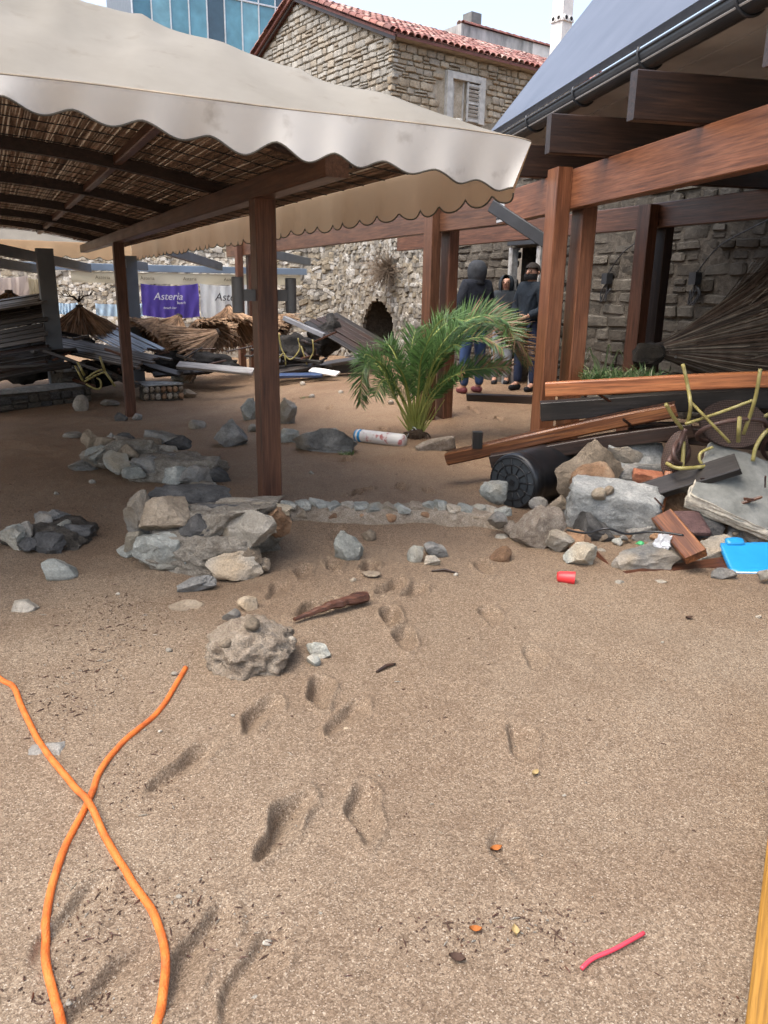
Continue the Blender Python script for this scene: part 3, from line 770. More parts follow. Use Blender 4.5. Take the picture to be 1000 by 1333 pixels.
# roof with barrel tiles; eaves stand out beyond the wall
def tile_mesh(mat):
    b = MB(); n = 6; P = []
    for (y, r) in ((0, .115), (.44, .09)):
        P.append([Vector((r*cos(a), y, r*sin(a)*.85)) for a in np.linspace(pi, 0, n+1)])
    b.grid(P)
    P2 = [[v*1 for v in r] for r in P]; th = .018
    P2 = [[Vector((v.x*.84, v.y, v.z*.84)) for v in r] for r in P]; P2 = [list(reversed(r)) for r in P2]; b.grid(P2)
    b.add([P[0][k] for k in range(n+1)]+[Vector((v.x*.84, v.y, v.z*.84)) for v in P[0]], [(k, k+1, n+2+k, n+1+k) for k in range(n)])
    return b.mesh('tile', MAT[mat], True)
TC = [plain('tile_a', (.25, .095, .075), .8, .3, 7, hsv=.2), plain('tile_b', (.34, .17, .135), .8, .35, 7, hsv=.2), plain('tile_c', (.17, .07, .058), .8, .3, 7, hsv=.2), plain('tile_d', (.42, .30, .25), .8, .3, 7)]
TM = [tile_mesh(k) for k in ('tile_a', 'tile_b', 'tile_c', 'tile_d')]
ov = .32
sl = (apex-K).length; rslope = RISE/sl; rvec = (u2+Vector((0, 0, rslope))).normalized()
rt0 = up(K, zH)+n1_*ov-Vector((0, 0, ov*rslope))+Vector((0, 0, .09))
rnorm = u1.cross(rvec).normalized(); rnorm = rnorm if rnorm.z > 0 else -rnorm
RM = Matrix((u1, rvec, u1.cross(rvec))).transposed()
b = MB()
x0, x1 = -.25, LH+.25; rlen = (sl+ov)*math.sqrt(1+rslope**2)
P = [rt0+u1*x0, rt0+u1*x1, rt0+u1*x1+rvec*rlen, rt0+u1*x0+rvec*rlen]
b.add(P+[p-Vector((0, 0, .07)) for p in P], [(0, 1, 2, 3), (4, 7, 6, 5), (0, 4, 5, 1), (1, 5, 6, 2), (2, 6, 7, 3), (3, 7, 4, 0)])
rvec_b = (-u2+Vector((0, 0, rslope))).normalized()
rb0 = up(K+u2*WH, zH)+u2*ov-Vector((0, 0, ov*rslope))+Vector((0, 0, .09))
P = [rb0+u1*x0, rb0+u1*x1, rb0+u1*x1+rvec_b*rlen, rb0+u1*x0+rvec_b*rlen]
b.add(P+[p-Vector((0, 0, .07)) for p in P], [(3, 2, 1, 0), (4, 5, 6, 7), (0, 1, 5, 4), (1, 2, 6, 5), (2, 3, 7, 6), (3, 0, 4, 7)])
roof = b.build('roof', MAT['tile_c'], hs_)
cnt = 0; bs = MB()
tiles = [(r, c) for r in range(15) for c in range(int((x1-x0)/.235))]
for (r, c) in tiles:
    p = rt0+u1*(x0+.12+c*.235+rnd.uniform(-.01, .01))+rvec*(r*.37-.04)+rnorm*(.03+.02*rnd.random()); k = rnd.choice((0, 0, 1, 1, 2, 3))
    if cnt < 255: link('tile', TM[k], roof, p, RM @ Matrix.Rotation(rad(rnd.uniform(-3, 3)), 3, 'Z'))
    else:
        bs.cur = k; bs.add([p+RM @ v.co for v in TM[k].vertices], [tuple(f.vertices) for f in TM[k].polygons])
    cnt += 1
# verge tiles along the gable
for (P0_, dv) in ((rt0+u1*x0, rvec), (rb0+u1*x0, rvec_b)):
    Mv = Matrix((dv.cross(Vector(rnorm if dv is rvec else (rnorm.x, rnorm.y, rnorm.z))).normalized(), dv, rnorm)).transposed() if dv is rvec else frame(dv) @ Matrix.Rotation(-pi/2, 3, 'Z')
    for k in range(15):
        link('tile', TM[rnd.choice((0, 1, 2))], roof, P0_+dv*(k*.37)+Vector((0, 0, .06)), frame(dv) @ Matrix.Rotation(-pi/2, 3, 'Z'))
o = bs.build('tile_field', TC, roof, True); o['kind'] = 'stuff'
# dark verge board and cornice
timber('verge_board', rt0+u1*(x0+.1)-Vector((0, 0, .10)), rt0+u1*(x0+.1)+rvec*rlen-Vector((0, 0, .10)), .05, .14, MAT['dark_timber'], hs_)
timber('verge_board', rb0+u1*(x0+.1)-Vector((0, 0, .10)), rb0+u1*(x0+.1)+rvec_b*rlen-Vector((0, 0, .10)), .05, .14, MAT['dark_timber'], hs_)
timber('cornice', up(K, zH-.06)+n1_*.12-u1*.1, up(K, zH-.06)+n1_*.12+u1*LH, .30, .10, MAT['house_mortar'], hs_)

# ------------------------------------------------------------------ white house behind it with chimneys
Y0 = 35.0
wa = atY(601, 30, Y0); zt = wa.z; wh_ = thing('white_house', 'weathered white house end with tiled parapet rising behind the stone house', 'house', up(wa, 0))
wb_u, _ = on_wall(744, 80, up(wa, 0), u1)
wb = wa+u1*wb_u
th = u2*3.0
q = NT('stained_plaster'); v = q.coord((1, 1, .25), rnd=False); n_ = q.noise(v, 2.2, 6, .7)
q.done(q.ramp(n_, [(.3, (.16, .165, .16)), (.55, (.40, .40, .385)), (.75, (.56, .55, .53))]), .85)
b = MB(); a, c = wa, wa+u1*wb_u*.62
def prism(b, p, q_, tvec, z0, z1):
    v = [up(p, z0), up(q_, z0), up(q_+tvec, z0), up(p+tvec, z0), up(p, z1), up(q_, z1), up(q_+tvec, z1), up(p+tvec, z1)]
    b.add(v, [(0, 1, 5, 4), (1, 2, 6, 5), (2, 3, 7, 6), (3, 0, 4, 7), (4, 5, 6, 7)])
prism(b, wa, c, th, 0, zt); b.build('wall', MAT['stained_plaster'], wh_)
b = MB(); prism(b, c+u1*.003, wb, th, 0, zt+.01); b.build('wall', MAT['white_paint'], wh_)
b = MB(); prism(b, wb+u2*.4+u1*.003, wb+u2*.4+u1*3.5, th, 0, zt-.35); b.build('annexe_wall', MAT['plaster'], wh_)
Mt = Matrix((u1, u2, Vector((0, 0, 1)))).transposed() @ Matrix.Rotation(-pi/2, 3, 'Z')
nt = int(wb_u/.40)
for k in range(nt):
    for (dv, dz) in ((0, 0), (.24, .05)):
        link('ridge_tile', TM[rnd.choice((0, 1, 2, 3))], wh_, wa+u1*(.1+k*.4)+u2*(dv+.05)+Vector((0, 0, .02+dz)), Mt, (1.3, 1, 1.3))
for k in range(9): link('ridge_tile', TM[rnd.choice((0, 1, 2))], wh_, up(wb, zt-.32)+u1*(.1+k*.4)+u2*.5, Mt, (1.3, 1, 1.3))
def chimney(px0, px1, py0, py1, Y, mat, holes, nm):
    p0, p1 = atY(px0, py1, Y), atY(px1, py1, Y); z1 = atY(px0, py0, Y).z; w = (p1-p0).length*.72
    c = (p0+p1)/2+u2*.5; b = MB(); M = Matrix((u1, u2, Vector((0, 0, 1)))).transposed()
    b.box(up(c, (p0.z-1.2+z1)/2), (w, w, z1-p0.z+1.2), M); o = b.build('chimney', MAT[mat], wh_)
    if holes:
        b = MB(); b.box(up(c, z1-1.0), (w*1.16, w*1.16, .12), M); b.build('chimney_band', MAT[mat], o)
        for k in (-.25, .25):
            for axis in (n1_, n2_):
                t = u1 if axis is n1_ else u2
                pc = up(c, atY(px0, 22, Y).z)+axis*w*.5+t*k*w*2*.5
                b = MB(); b.tube([pc-axis*.02, pc+axis*.08], w*.19, 12); q_ = b.build('flue_pipe', MAT['white_paint'], o, False)
                b = MB(); b.tube([pc+axis*.07, pc+axis*.085], w*.13, 12); b.build('flue_opening', MAT['dark_void'], q_)
plain('chimney_grey', (.17, .175, .17), .85, .3, 3, .3); plain('chimney_white', (.70, .67, .63), .8, .15, 3)
chimney(613, 637, 14, 32, Y0+.6, 'chimney_grey', False, 'a')
chimney(728, 754, -12, 60, Y0+1.5, 'chimney_white', True, 'b')

# ------------------------------------------------------------------ glass-fronted building far behind
gY = 52.0
ga, gb2 = atY(175, 60, gY), atY(400, 60, gY+6)
gb_ = thing('glass_building', 'modern building with blue glass curtain wall above the canvas cover', 'building', up(ga, 0))
gu = (up(gb2, 0)-up(ga, 0)).normalized(); gn = Vector((gu.y, -gu.x, 0)); GL = (up(gb2, 0)-up(ga, 0)).length
gz0 = ga.z-3; PWd = GL/10; PH = 3.3
GM = []
for k, c in enumerate([(.05, .16, .22), (.10, .27, .34), (.16, .36, .43), (.03, .07, .10)]):
    q = NT('glass_%s' % 'abcd'[k]); v = q.coord(); q.done(q.ramp(q.noise(v, 1.1, 3), [(.3, tuple(x*.75 for x in c)), (.7, tuple(x*1.2 for x in c))]), .08, .8); GM.append(q.m)
b = MB(); prism(b, ga-gn*.05, ga+gu*GL-gn*.05, -gn*6, 0, gz0+4*PH); b.build('frame_wall', MAT['grey_paint'], gb_)
Mg = Matrix((gu, -gn, Vector((0, 0, 1)))).transposed()
for i in range(10):
    for j in range(4):
        b = MB(); b.box(up(ga+gu*(i+.5)*PWd, gz0+(j+.5)*PH)+gn*.0, (PWd-.06, .04, PH-.06), Mg @ Matrix.Rotation(rad(rnd.uniform(-1, 1)), 3, 'Z')); b.build('glass_pane', GM[rnd.choice((0, 1, 1, 2, 3))], gb_)
for i in range(11): timber('mullion', up(ga+gu*i*PWd, gz0)+gn*.06, up(ga+gu*i*PWd, gz0+4*PH)+gn*.06, .07, .10, MAT['bright_steel'], gb_, up=gn)
for j in range(5): timber('transom', up(ga, gz0+j*PH)+gn*.05, up(ga+gu*GL, gz0+j*PH)+gn*.05, .10, .10, MAT['bright_steel'], gb_)
# ------------------------------------------------------------------ rocks
ICO = {}
def ico(sub):
    if sub not in ICO:
        bm = bmesh.new(); bmesh.ops.create_icosphere(bm, subdivisions=sub, radius=1)
        ICO[sub] = (np.array([v.co[:] for v in bm.verts]), [[v.index for v in f.verts] for f in bm.faces]); bm.free()
    return ICO[sub]
def rock_mesh(w, d, h, seed, mat, sub=3, planes=12, rough=.10, boxy=0.0, name='rock', sharp=26):
    A, F_ = ico(sub); A = A.copy(); r = np.random.RandomState(seed)
    if boxy:
        m_ = np.abs(A).max(1, keepdims=True); A = A*(1-boxy)+(A/m_)*boxy*.85
    for k in range(planes+(6 if planes > 5 else 0)):
        n = r.normal(size=3); n /= np.linalg.norm(n); o = r.uniform(.44, .80)
        A -= np.maximum(0, A @ n-o)[:, None]*n
    off = r.uniform(-50, 50, 3); N_ = A/np.maximum(np.linalg.norm(A, axis=1, keepdims=True), 1e-6)
    dsp = np.array([mnoise.noise(Vector(p*2.1+off))*.8+mnoise.noise(Vector(p*5.3+off))*.55+mnoise.noise(Vector(p*11+off))*.40+(mnoise.noise(Vector(p*23+off))*.30 if sub > 3 else 0) for p in A])
    A = A+N_*dsp[:, None]*rough
    lo, hi = A.min(0), A.max(0); A = (A-(lo+hi)/2)/(hi-lo)*np.array([w, d, h])
    me = bpy.data.meshes.new(name); me.from_pydata(A.tolist(), [], F_); me.materials.append(MAT[mat])
    me.polygons.foreach_set('use_smooth', [True]*len(me.polygons)); me.update()
    if sharp and planes > 5: me.set_sharp_from_angle(angle=rad(sharp))
    return me
SEED = [100]
def nseed(): SEED[0] += 1; return SEED[0]
def rockpx(x0, x1, y0, y1, mat, label=None, cat='rock', group=None, parent=None, name='rock', dep=.8, bury=.35, flat=1.0, Yw=None, rot=None, sub=4, planes=14, rough=.10, boxy=0.0, lift=0.0, seed=None):
    """a rock that covers the given pixel box and stands on the sand there (or at world depth Yw when it lies on other things)"""
    xc = (x0+x1)/2
    if Yw is None:
        p = g(xc, y1); p.z = sand_z(p.x, p.y)
        k = mpp(p); w = (x1-x0)*k; h = (y1-y0)*k
        d = w*dep; p = p+Vector((0, d*.38, 0)); p.z = sand_z(p.x, p.y)
        # the box seen from above includes part of the top, so the height is less than the box
        el = (H-p.z)/p.y; h = max(h*.35, (h-d*.5*el)/1.0)*flat
        hh = h*(1+bury); c = p+Vector((0, 0, hh/2-h*bury+lift))
    else:
        c = atY(xc, (y0+y1)/2, Yw); k = mpp(c); w = (x1-x0)*k; h = (y1-y0)*k; d = min(w, h)*dep; hh = h
    r_ = random.Random(seed or 0)
    me = rock_mesh(w, d, hh, seed or nseed(), mat, sub, planes, rough, boxy, name)
    o = link(name, me, parent, c, rot if rot is not None else (0, 0, 0))
    if parent is None: tag(o, label, cat, group)
    return o
LOOSE = 'loose rocks on the sand'
R = rockpx
R(50, 98, 720, 752, 'green_rock', 'rounded grey-green rock with white chips beside it on the sand', planes=5, rough=.07)
R(10, 46, 777, 795, 'pale_rock', 'small flat pale rock lying alone on damp sand', planes=5)
R(275, 322, 541, 580, 'grey_rock', 'blocky dark grey rock standing alone behind the near pergola post', boxy=.5)
R(312, 336, 519, 549, 'green_rock', 'grey-green boulder hugging one side of the pergola post')
R(358, 386, 518, 552, 'grey_rock', 'leaning slab-like rock on the far side of the pergola post', rot=(0, .35, 0), boxy=.4)
R(244, 267, 547, 560, 'pale_rock', 'small smooth pale stone on the sand between the pergola posts', planes=4, rough=.05)
R(322, 336, 551, 562, 'pale_rock', 'small pale stone below the grey-green boulder', planes=4)
R(378, 466, 553, 590, 'grey_rock', 'long flat-topped grey boulder next to the white float', dep=.5, boxy=.55, planes=9, sub=4)
R(363, 392, 558, 578, 'green_rock', 'small rock at the end of the long flat-topped boulder')
R(222, 252, 738, 760, 'dark_rock', None, dep=.7) if 0 else None
R(225, 279, 737, 762, 'grey_rock', 'thin blue-grey slate leaning at the foot of the masonry chunk', dep=.6, boxy=.5, rot=(0, -.25, .2), planes=8)
R(288, 313, 787, 807, 'grey_rock', 'small bluish pebble tucked behind the sandy concrete lump', planes=3, rough=.05)
R(306, 335, 770, 792, 'pale_rock', 'yellowish pebble lying behind the sandy concrete lump', planes=3, rough=.05)
R(397, 431, 831, 856, 'green_rock', 'flat grey-green stone beside the sandy concrete lump', planes=6)
R(398, 418, 852, 868, 'green_rock', 'smaller green stone below the flat grey-green one', planes=5, bury=.4)
R(434, 473, 679, 722, 'green_rock', 'upright grey-blue rock in front of the pebble kerb', boxy=.3, planes=10)
R(470, 490, 682, 699, 'tan_rock', 'small brownish stone next to the upright grey-blue rock', planes=5)
R(530, 552, 708, 732, 'green_rock', 'left grey-green stone of a cluster of three before the kerb', planes=8)
R(551, 584, 702, 727, 'grey_rock', 'largest stone of the cluster of three before the kerb', planes=9)
R(552, 574, 722, 736, 'pale_rock', 'pale lowest stone of the cluster of three before the kerb', planes=6)
R(30, 86, 948, 986, 'grey_rock', 'grey stone half sunk in sand under the orange rope', bury=4, flat=.16, planes=7, dep=.9)
R(222, 256, 479, 500, 'green_rock', 'angular pale green rock on the round-pebble block', lift=.05)
R(128, 153, 520, 530, 'grey_rock', 'small dark stone near the low wall end', planes=6)
R(93, 114, 514, 535, 'pale_rock', 'white stone leaning on the low wall end', planes=5)
R(148, 166, 535, 548, 'dark_rock', 'dark stone at the foot of the slim far post', planes=6)
R(170, 184, 537, 546, 'grey_rock', 'grey stone touching the slim far post', planes=6)
R(80, 104, 562, 572, 'pale_rock', 'small flat stone behind the long masonry strip', planes=5)
R(85, 125, 597, 613, 'grey_rock', 'dark pebble heap fallen from the masonry strip', planes=6)
R(135, 150, 562, 576, 'grey_rock', 'tiny grey stone behind the masonry strip', planes=6)
R(95, 122, 612, 622, 'green_rock', None) if 0 else None
R(233, 254, 508, 520, 'tan_rock', 'short brown stone beside the round-pebble block', boxy=.4)
R(212, 262, 772, 790, 'tan_rock', 'flat pale stone almost buried near the masonry chunk', flat=.3, bury=2, planes=4)
R(470, 496, 745, 753, 'tan_rock', 'small pale stone pressed flush into trodden sand', flat=.4, bury=2, planes=4)
R(150, 178, 700, 722, 'green_rock', 'greenish stone fallen at the left foot of the masonry chunk', planes=8)
R(638, 668, 712, 733, 'rust_rock', 'pinkish flat stone half buried by the conglomerate block', bury=.9, planes=5)
# scattered small pebbles, alike
rnd = random.Random(77)
for (x, y, s) in [(215, 845, 9), (300, 931, 6), (222, 873, 9), (447, 945, 7), (228, 1162, 9), (340, 1213, 14), (326, 1294, 10), (732, 1031, 6), (985, 797, 8), (115, 622, 9), (70, 640, 7), (455, 750, 9), (590, 745, 7), (205, 950, 6), (186, 948, 5), (84, 1306, 9), (560, 1042, 5), (415, 1190, 5), (860, 835, 5), (150, 770, 6), (262, 640, 7), (402, 612, 7), (505, 520, 8), (440, 510, 7), (402, 515, 8), (390, 497, 8)]:
    R(x, x+s, y, y+s*.7, 'pale_rock', 'small pale pebble lying loose on the sand', 'pebble', 'small pale pebbles on the sand', name='pebble', sub=2, planes=3, rough=.06)

# ------------------------------------------------------------------ masonry chunks: mortar core with stones set in it
def chunk(name, label, cx, ybase, core, stones, coremat='mortar', cat='masonry'):
    p = g(cx, ybase); p.z = sand_z(p.x, p.y); t = thing(name, label, cat, p)
    for (x0, x1, y0, y1, dep, Yo) in core:
        c = atY((x0+x1)/2, (y0+y1)/2, p.y+Yo); k = mpp(c)
        link('mortar_core', rock_mesh((x1-x0)*k, dep, (y1-y0)*k, nseed(), coremat, 5, 5, .16, .65), t, c)
    for (x0, x1, y0, y1, Yo, mat) in stones:
        c = atY((x0+x1)/2, (y0+y1)/2, p.y+Yo); k = mpp(c)*1.10; w, h = (x1-x0)*k, (y1-y0)*k
        link('stone', rock_mesh(w, max(.10, min(w, h)*.95), h, nseed(), mat, 4, 9, .10, .35, 'stone'), t, c)
    return t
chunk('masonry_chunk', 'broken chunk of rubble masonry with big stones in front of the pergola post', 265, 742,
 [(166, 376, 646, 742, .52, .31), (185, 340, 682, 752, .36, .18)],
 [(163, 205, 640, 700, .22, 'grey_rock'), (186, 246, 645, 690, .18, 'tan_rock'), (175, 235, 692, 738, .08, 'green_rock'), (232, 270, 700, 738, .10, 'green_rock'),
  (236, 284, 668, 705, .14, 'dark_rock'), (288, 360, 662, 714, .12, 'pale_rock'), (272, 340, 712, 752, .03, 'pale_rock'), (268, 296, 688, 716, .12, 'rust_rock'),
  (318, 342, 712, 730, .06, 'tan_rock'), (290, 312, 698, 714, .12, 'rust_rock'), (236, 256, 690, 704, .12, 'tan_rock'), (200, 300, 632, 664, .50, 'dark_rock'),
  (280, 345, 648, 668, .42, 'grey_rock'), (338, 378, 658, 700, .25, 'rust_rock'), (240, 330, 655, 676, .30, 'dark_rock'), (165, 190, 690, 716, .16, 'green_rock'), (320, 378, 655, 672, .30, 'green_rock'), (336, 352, 726, 742, .08, 'tan_rock')])
chunk('masonry_strip', 'long low strip of broken rubble wall behind the masonry chunk', 200, 625,
 [(104, 212, 566, 616, .42, .36), (170, 300, 588, 642, .46, .25)],
 [(106, 128, 560, 586, .42, 'tan_rock'), (112, 140, 580, 604, .22, 'green_rock'), (124, 152, 568, 590, .32, 'tan_rock'), (135, 172, 588, 616, .12, 'green_rock'),
  (150, 180, 578, 600, .20, 'tan_rock'), (170, 210, 592, 618, .10, 'grey_rock'), (160, 190, 606, 624, .02, 'green_rock'), (176, 212, 570, 590, .50, 'tan_rock'),
  (188, 232, 560, 582, .62, 'grey_rock'), (212, 248, 568, 586, .60, 'dark_rock'), (190, 230, 578, 596, .45, 'pale_rock'), (205, 245, 590, 610, .25, 'grey_rock'),
  (212, 250, 606, 632, .05, 'green_rock'), (240, 276, 594, 610, .30, 'tan_rock'), (235, 275, 606, 636, .02, 'grey_rock'), (266, 300, 608, 632, .10, 'dark_rock'), (150, 178, 564, 580, .50, 'dark_rock'),
  (246, 262, 594, 604, .32, 'rust_rock'), (225, 250, 586, 600, .42, 'tan_rock'), (246, 285, 626, 642, -.05, 'grey_rock')])
chunk('masonry_lump', 'low dark masonry lump sinking into the sand', 60, 718,
 [(4, 124, 680, 728, .42, .30)],
 [(2, 32, 686, 716, .12, 'green_rock'), (16, 44, 680, 704, .20, 'pale_rock'), (44, 84, 694, 722, .08, 'dark_rock'), (80, 122, 682, 702, .30, 'dark_rock'),
  (48, 72, 666, 690, .40, 'grey_rock'), (74, 92, 676, 694, .32, 'green_rock'), (22, 48, 700, 718, .05, 'dark_rock'), (60, 88, 664, 680, .50, 'grey_rock')], 'dark_mortar')
stone('sandy_lump', (.25, .195, .145), (.36, .295, .225), (.46, .40, .325), 18, 1.0, .05, .9, .8)
lump = R(258, 386, 788, 884, 'sandy_lump', 'sandy concrete lump studded with pebbles lying on the sand', 'masonry', name='concrete_lump', dep=.95, sub=5, planes=4, rough=.24, bury=.5, flat=.9, rot=(.1, .12, .5))
for (x0, x1, y0, y1, m_) in [(305, 325, 802, 816, 'tan_rock'), (345, 368, 838, 852, 'rust_rock'), (300, 318, 830, 846, 'grey_rock'), (368, 380, 832, 842, 'pale_rock'), (275, 292, 826, 838, 'tan_rock'), (322, 338, 850, 862, 'grey_rock')]:
    gg = g(322, 884); c = atY((x0+x1)/2, (y0+y1)/2, gg.y+.10); k = mpp(c)
    link('pebble', rock_mesh((x1-x0)*k, (x1-x0)*k, (y1-y0)*k*1.2, nseed(), m_, 2, 4, .06, name='pebble'), lump, c)
# pebble kerb: a curved row of stones set in the sand
pts = [(352, 664), (372, 662), (392, 660), (412, 660), (434, 663), (452, 664), (470, 665), (488, 667), (506, 668), (522, 668), (540, 667), (556, 667), (572, 668), (590, 672), (607, 673), (625, 673), (640, 676), (655, 680)]
kp = g(500, 690); kerb = thing('pebble_kerb', 'curved kerb of mortared pebbles running across the sand to the rubble heap', 'kerb', up(kp, sand_z(kp.x, kp.y)))
b = MB(); P = []
for i, (x, y) in enumerate(pts+[(668, 684)]):
    q_ = g(x-8, y+13); zz = sand_z(q_.x, q_.y); r_ = random.Random(i); dd = Vector((0, .17, 0))
    hgt = .085+r_.uniform(-.012, .012)
    P.append([q_+Vector((0, -.05, -.1)), up(q_+Vector((0, -.03, 0)), zz+.02), up(q_, zz+hgt*.8), up(q_+dd*.25, zz+hgt), up(q_+dd*.8, zz+hgt), up(q_+dd, zz+hgt*.5), up(q_+dd*1.1, zz-.1)])
b.grid([list(reversed(r)) for r in P]); b.build('mortar_core', MAT['sandy_lump'], kerb, True)
kr = random.Random(31)
for i, (x, y) in enumerate(pts):
    w = (pts[min(i+1, len(pts)-1)][0]-x) or 16; w = max(14, w)*1.02
    q_ = g(x+w/2-8, y+13); zz = sand_z(q_.x, q_.y); k = mpp(q_); ws = w*k
    link('stone', rock_mesh(ws*kr.uniform(1.1, 1.4), .15*kr.uniform(.85, 1.2), .07*kr.uniform(.8, 1.3), nseed(), kr.choice(('green_rock', 'green_rock', 'pale_rock', 'pale_rock', 'sandy_lump')), 4, 8, .09, .6, 'stone'), kerb, up(q_, zz+.078)+Vector((0, .07, 0)), (kr.uniform(-.2, .2), kr.uniform(-.2, .2), kr.uniform(-.3, .3)))
    if kr.random() < .45:
        link('stone', rock_mesh(ws*.9, .08, .065, nseed(), kr.choice(('rust_rock', 'grey_rock', 'tan_rock')), 3, 5, .06, .2, 'stone'), kerb, up(q_, zz+.03)+Vector((kr.uniform(-.02, .02), .0, 0)))
for (x0, x1, y0, y1, m_) in [(634, 660, 664, 690, 'grey_rock'), (640, 664, 694, 712, 'pale_rock'), (655, 672, 676, 696, 'conglomerate')]:
    c = atY((x0+x1)/2, (y0+y1)/2, g(650, 705).y+.05); k = mpp(c); link('stone', rock_mesh((x1-x0)*k, .12, (y1-y0)*k, nseed(), m_, 3, 6, .08, name='stone'), kerb, c)
# low walls at the back left
def lowwall(name, label, p0, p1, h, th, mat, stones, seed, gn_=0):
    r_ = random.Random(seed); d = (p1-p0); L = d.length; d = d.normalized(); n = Vector((d.y, -d.x, 0))
    t = thing(name, label, 'wall', (p0+p1)/2)
    c = (p0+p1)/2
    b = MB(); b.box(c+n*0+Vector((0, 0, h/2-.12)), (L-.03, th-.05, h+.2), frame(d)); b.build('mortar_core', MAT['dark_mortar'], t)
    cs = courses(L, 0, h-.02, r_, (h*.28, h*.5), (h*.35, h*.8), lambda u, v, w, hh: .05 < u < L-.05 and v+hh/2 < h)
    lay(t, p0+n*(th/2-.03), d, cs, .09, stones, r_, 300, .015)
    cs = courses(th, 0, h-.02, r_, (h*.28, h*.5), (h*.4, h*.7), lambda u, v, w, hh: .04 < u < th-.04 and v+hh/2 < h)
    lay(t, p1+n*(th/2)-d*.03, -n, cs, .09, stones, r_, 300, .015)
    link('coping', rock_mesh(L*1.02, th*1.05, .07, seed, 'concrete', 4, 4, .015, .97, 'coping'), t, c+Vector((0, 0, h+.01)), (0, 0, math.atan2(d.y, d.x)))
    return t
pl = g(112, 522); pl.z = sand_z(pl.x, pl.y)
q0 = g(-60, 542); q0.z = sand_z(q0.x, q0.y)
lowwall('low_wall', 'low stone garden wall with pale coping beside the charred deck boards', q0, pl, .26, .34, 'dark_mortar', ['inner_stone', 'inner_stone2', 'dark_rock'], 3)
pA = g(74, 519); pB = g(108, 515); pA.z = sand_z(pA.x, pA.y); pB.z = sand_z(pB.x, pB.y)
lowwall('wall_pier', 'taller stone pier at the end of the low garden wall', pA+Vector((0, .06, 0)), pB+Vector((0, .06, 0)), .44, .38, 'dark_mortar', ['inner_stone', 'inner_stone2', 'inner_stone2'], 8)
pA = g(184, 522); pB = g(236, 520); pA.z = sand_z(pA.x, pA.y); pB.z = sand_z(pB.x, pB.y)
t = lowwall('pebble_block', 'small wall fragment faced with round river pebbles', pA, pB, .24, .35, 'dark_mortar', ['limestone2'], 9)
for c in list(t.children):
    if c.name.startswith('stone'): bpy.data.objects.remove(c)
kr = random.Random(3); dB = (pB-pA).normalized(); LB = (pB-pA).length; nB = Vector((dB.y, -dB.x, 0))
for r_ in range(2):
    for k in range(7):
        link('pebble', rock_mesh(LB/7.4, .07, .105, nseed(), kr.choice(('limestone2', 'tan_rock', 'pale_rock', 'rust_rock')), 2, 2, .05, name='pebble'), t, pA+dB*(LB*(k+.5)/7)+nB*.165+Vector((0, 0, .06+.115*r_)))

# ------------------------------------------------------------------ rubble heap on the right
HEAP = 'broken stones of the rubble heap'
def heap(x0, x1, y0, y1, Yw, mat, label, **k): return R(x0, x1, y0, y1, mat, label, Yw=Yw, **k)
heap(734, 858, 628, 700, 4.85, 'concrete', 'big pale grey-green concrete boulder in the middle of the rubble heap', boxy=.85, planes=0, dep=.8, sub=5, rough=.09, rot=(.25, .10, -.22))
heap(722, 802, 572, 664, 5.25, 'tan_rock', 'pointed brown masonry wedge standing against the black barrel', boxy=.0, planes=12, dep=.6, sub=4, rot=(0, .5, .1))
heap(742, 796, 600, 650, 5.05, 'rust_rock', 'rust-coloured round stone in the brown masonry wedge face', planes=5, rough=.08)
heap(770, 832, 574, 632, 5.45, 'grey_rock', 'dark slanting stone slab behind the brown masonry wedge', boxy=.7, dep=.35, rot=(.2, .55, 0))
heap(625, 662, 620, 655, 5.15, 'green_rock', 'grey stone leaning on the barrel end', planes=8, rot=(0, .5, 0))
heap(688, 714, 646, 664, 5.0, 'grey_rock', 'small round grey stone under the barrel rim', planes=3)
heap(710, 742, 644, 668, 4.9, 'tan_rock', 'ochre stone between barrel and concrete boulder', planes=6)
heap(710, 747, 688, 720, 4.38, 'pale_rock', 'pale angular stone at the foot of the concrete boulder', boxy=.35)
heap(660, 738, 660, 724, 4.5, 'conglomerate', 'tilted block of pebbly concrete at the end of the kerb', boxy=.75, planes=6, dep=.75, sub=5, rough=.07, rot=(.1, -.35, -.3))
heap(735, 778, 706, 742, 4.2, 'green_rock', 'broken greenish stone beside the dark upright board', planes=9)
heap(690, 716, 644, 658, 5.1, 'pale_rock', None) if 0 else None
heap(790, 884, 706, 750, 4.25, 'grey_rock', 'long flat grey stone under the black cable', boxy=.5, dep=1.2, planes=8, rot=(0, .06, .1))
heap(786, 800, 632, 648, 4.72, 'tan_rock', 'small round tan stone resting on the concrete boulder', planes=2, rough=.04)
heap(770, 792, 634, 652, 4.7, 'pale_rock', 'pale round stone set on the concrete boulder', planes=3, rough=.04)
heap(795, 816, 754, 782, 3.93, 'pale_rock', 'yellowish pebble at the lower tip of the dark board', planes=4, rough=.05)
heap(822, 874, 752, 772, 3.98, 'pale_rock', 'flat pale stone in front of the dark lying board', boxy=.3, dep=1.4)
heap(850, 900, 690, 740, 4.5, 'pale_rock', 'pale broken stone behind the short wet plank', planes=9)
heap(902, 960, 695, 742, 4.4, 'pale_rock', 'off-white stone beside the blue plastic lid', planes=9)
heap(885, 945, 664, 712, 4.65, 'dark_rock', 'dark rock in the hollow under the great slab', planes=9)
heap(940, 1000, 670, 720, 4.7, 'grey_rock', 'grey rock wedged under the great slab edge', planes=9)
heap(850, 900, 640, 680, 4.95, 'rust_rock', 'reddish broken stone under the black plank', planes=9)
heap(925, 960, 738, 756, 4.05, 'grey_rock', 'small grey chip in front of the blue lid', planes=7)
heap(985, 1010, 740, 756, 4.0, 'pale_rock', 'pale chip next to the blue lid corner', planes=7)
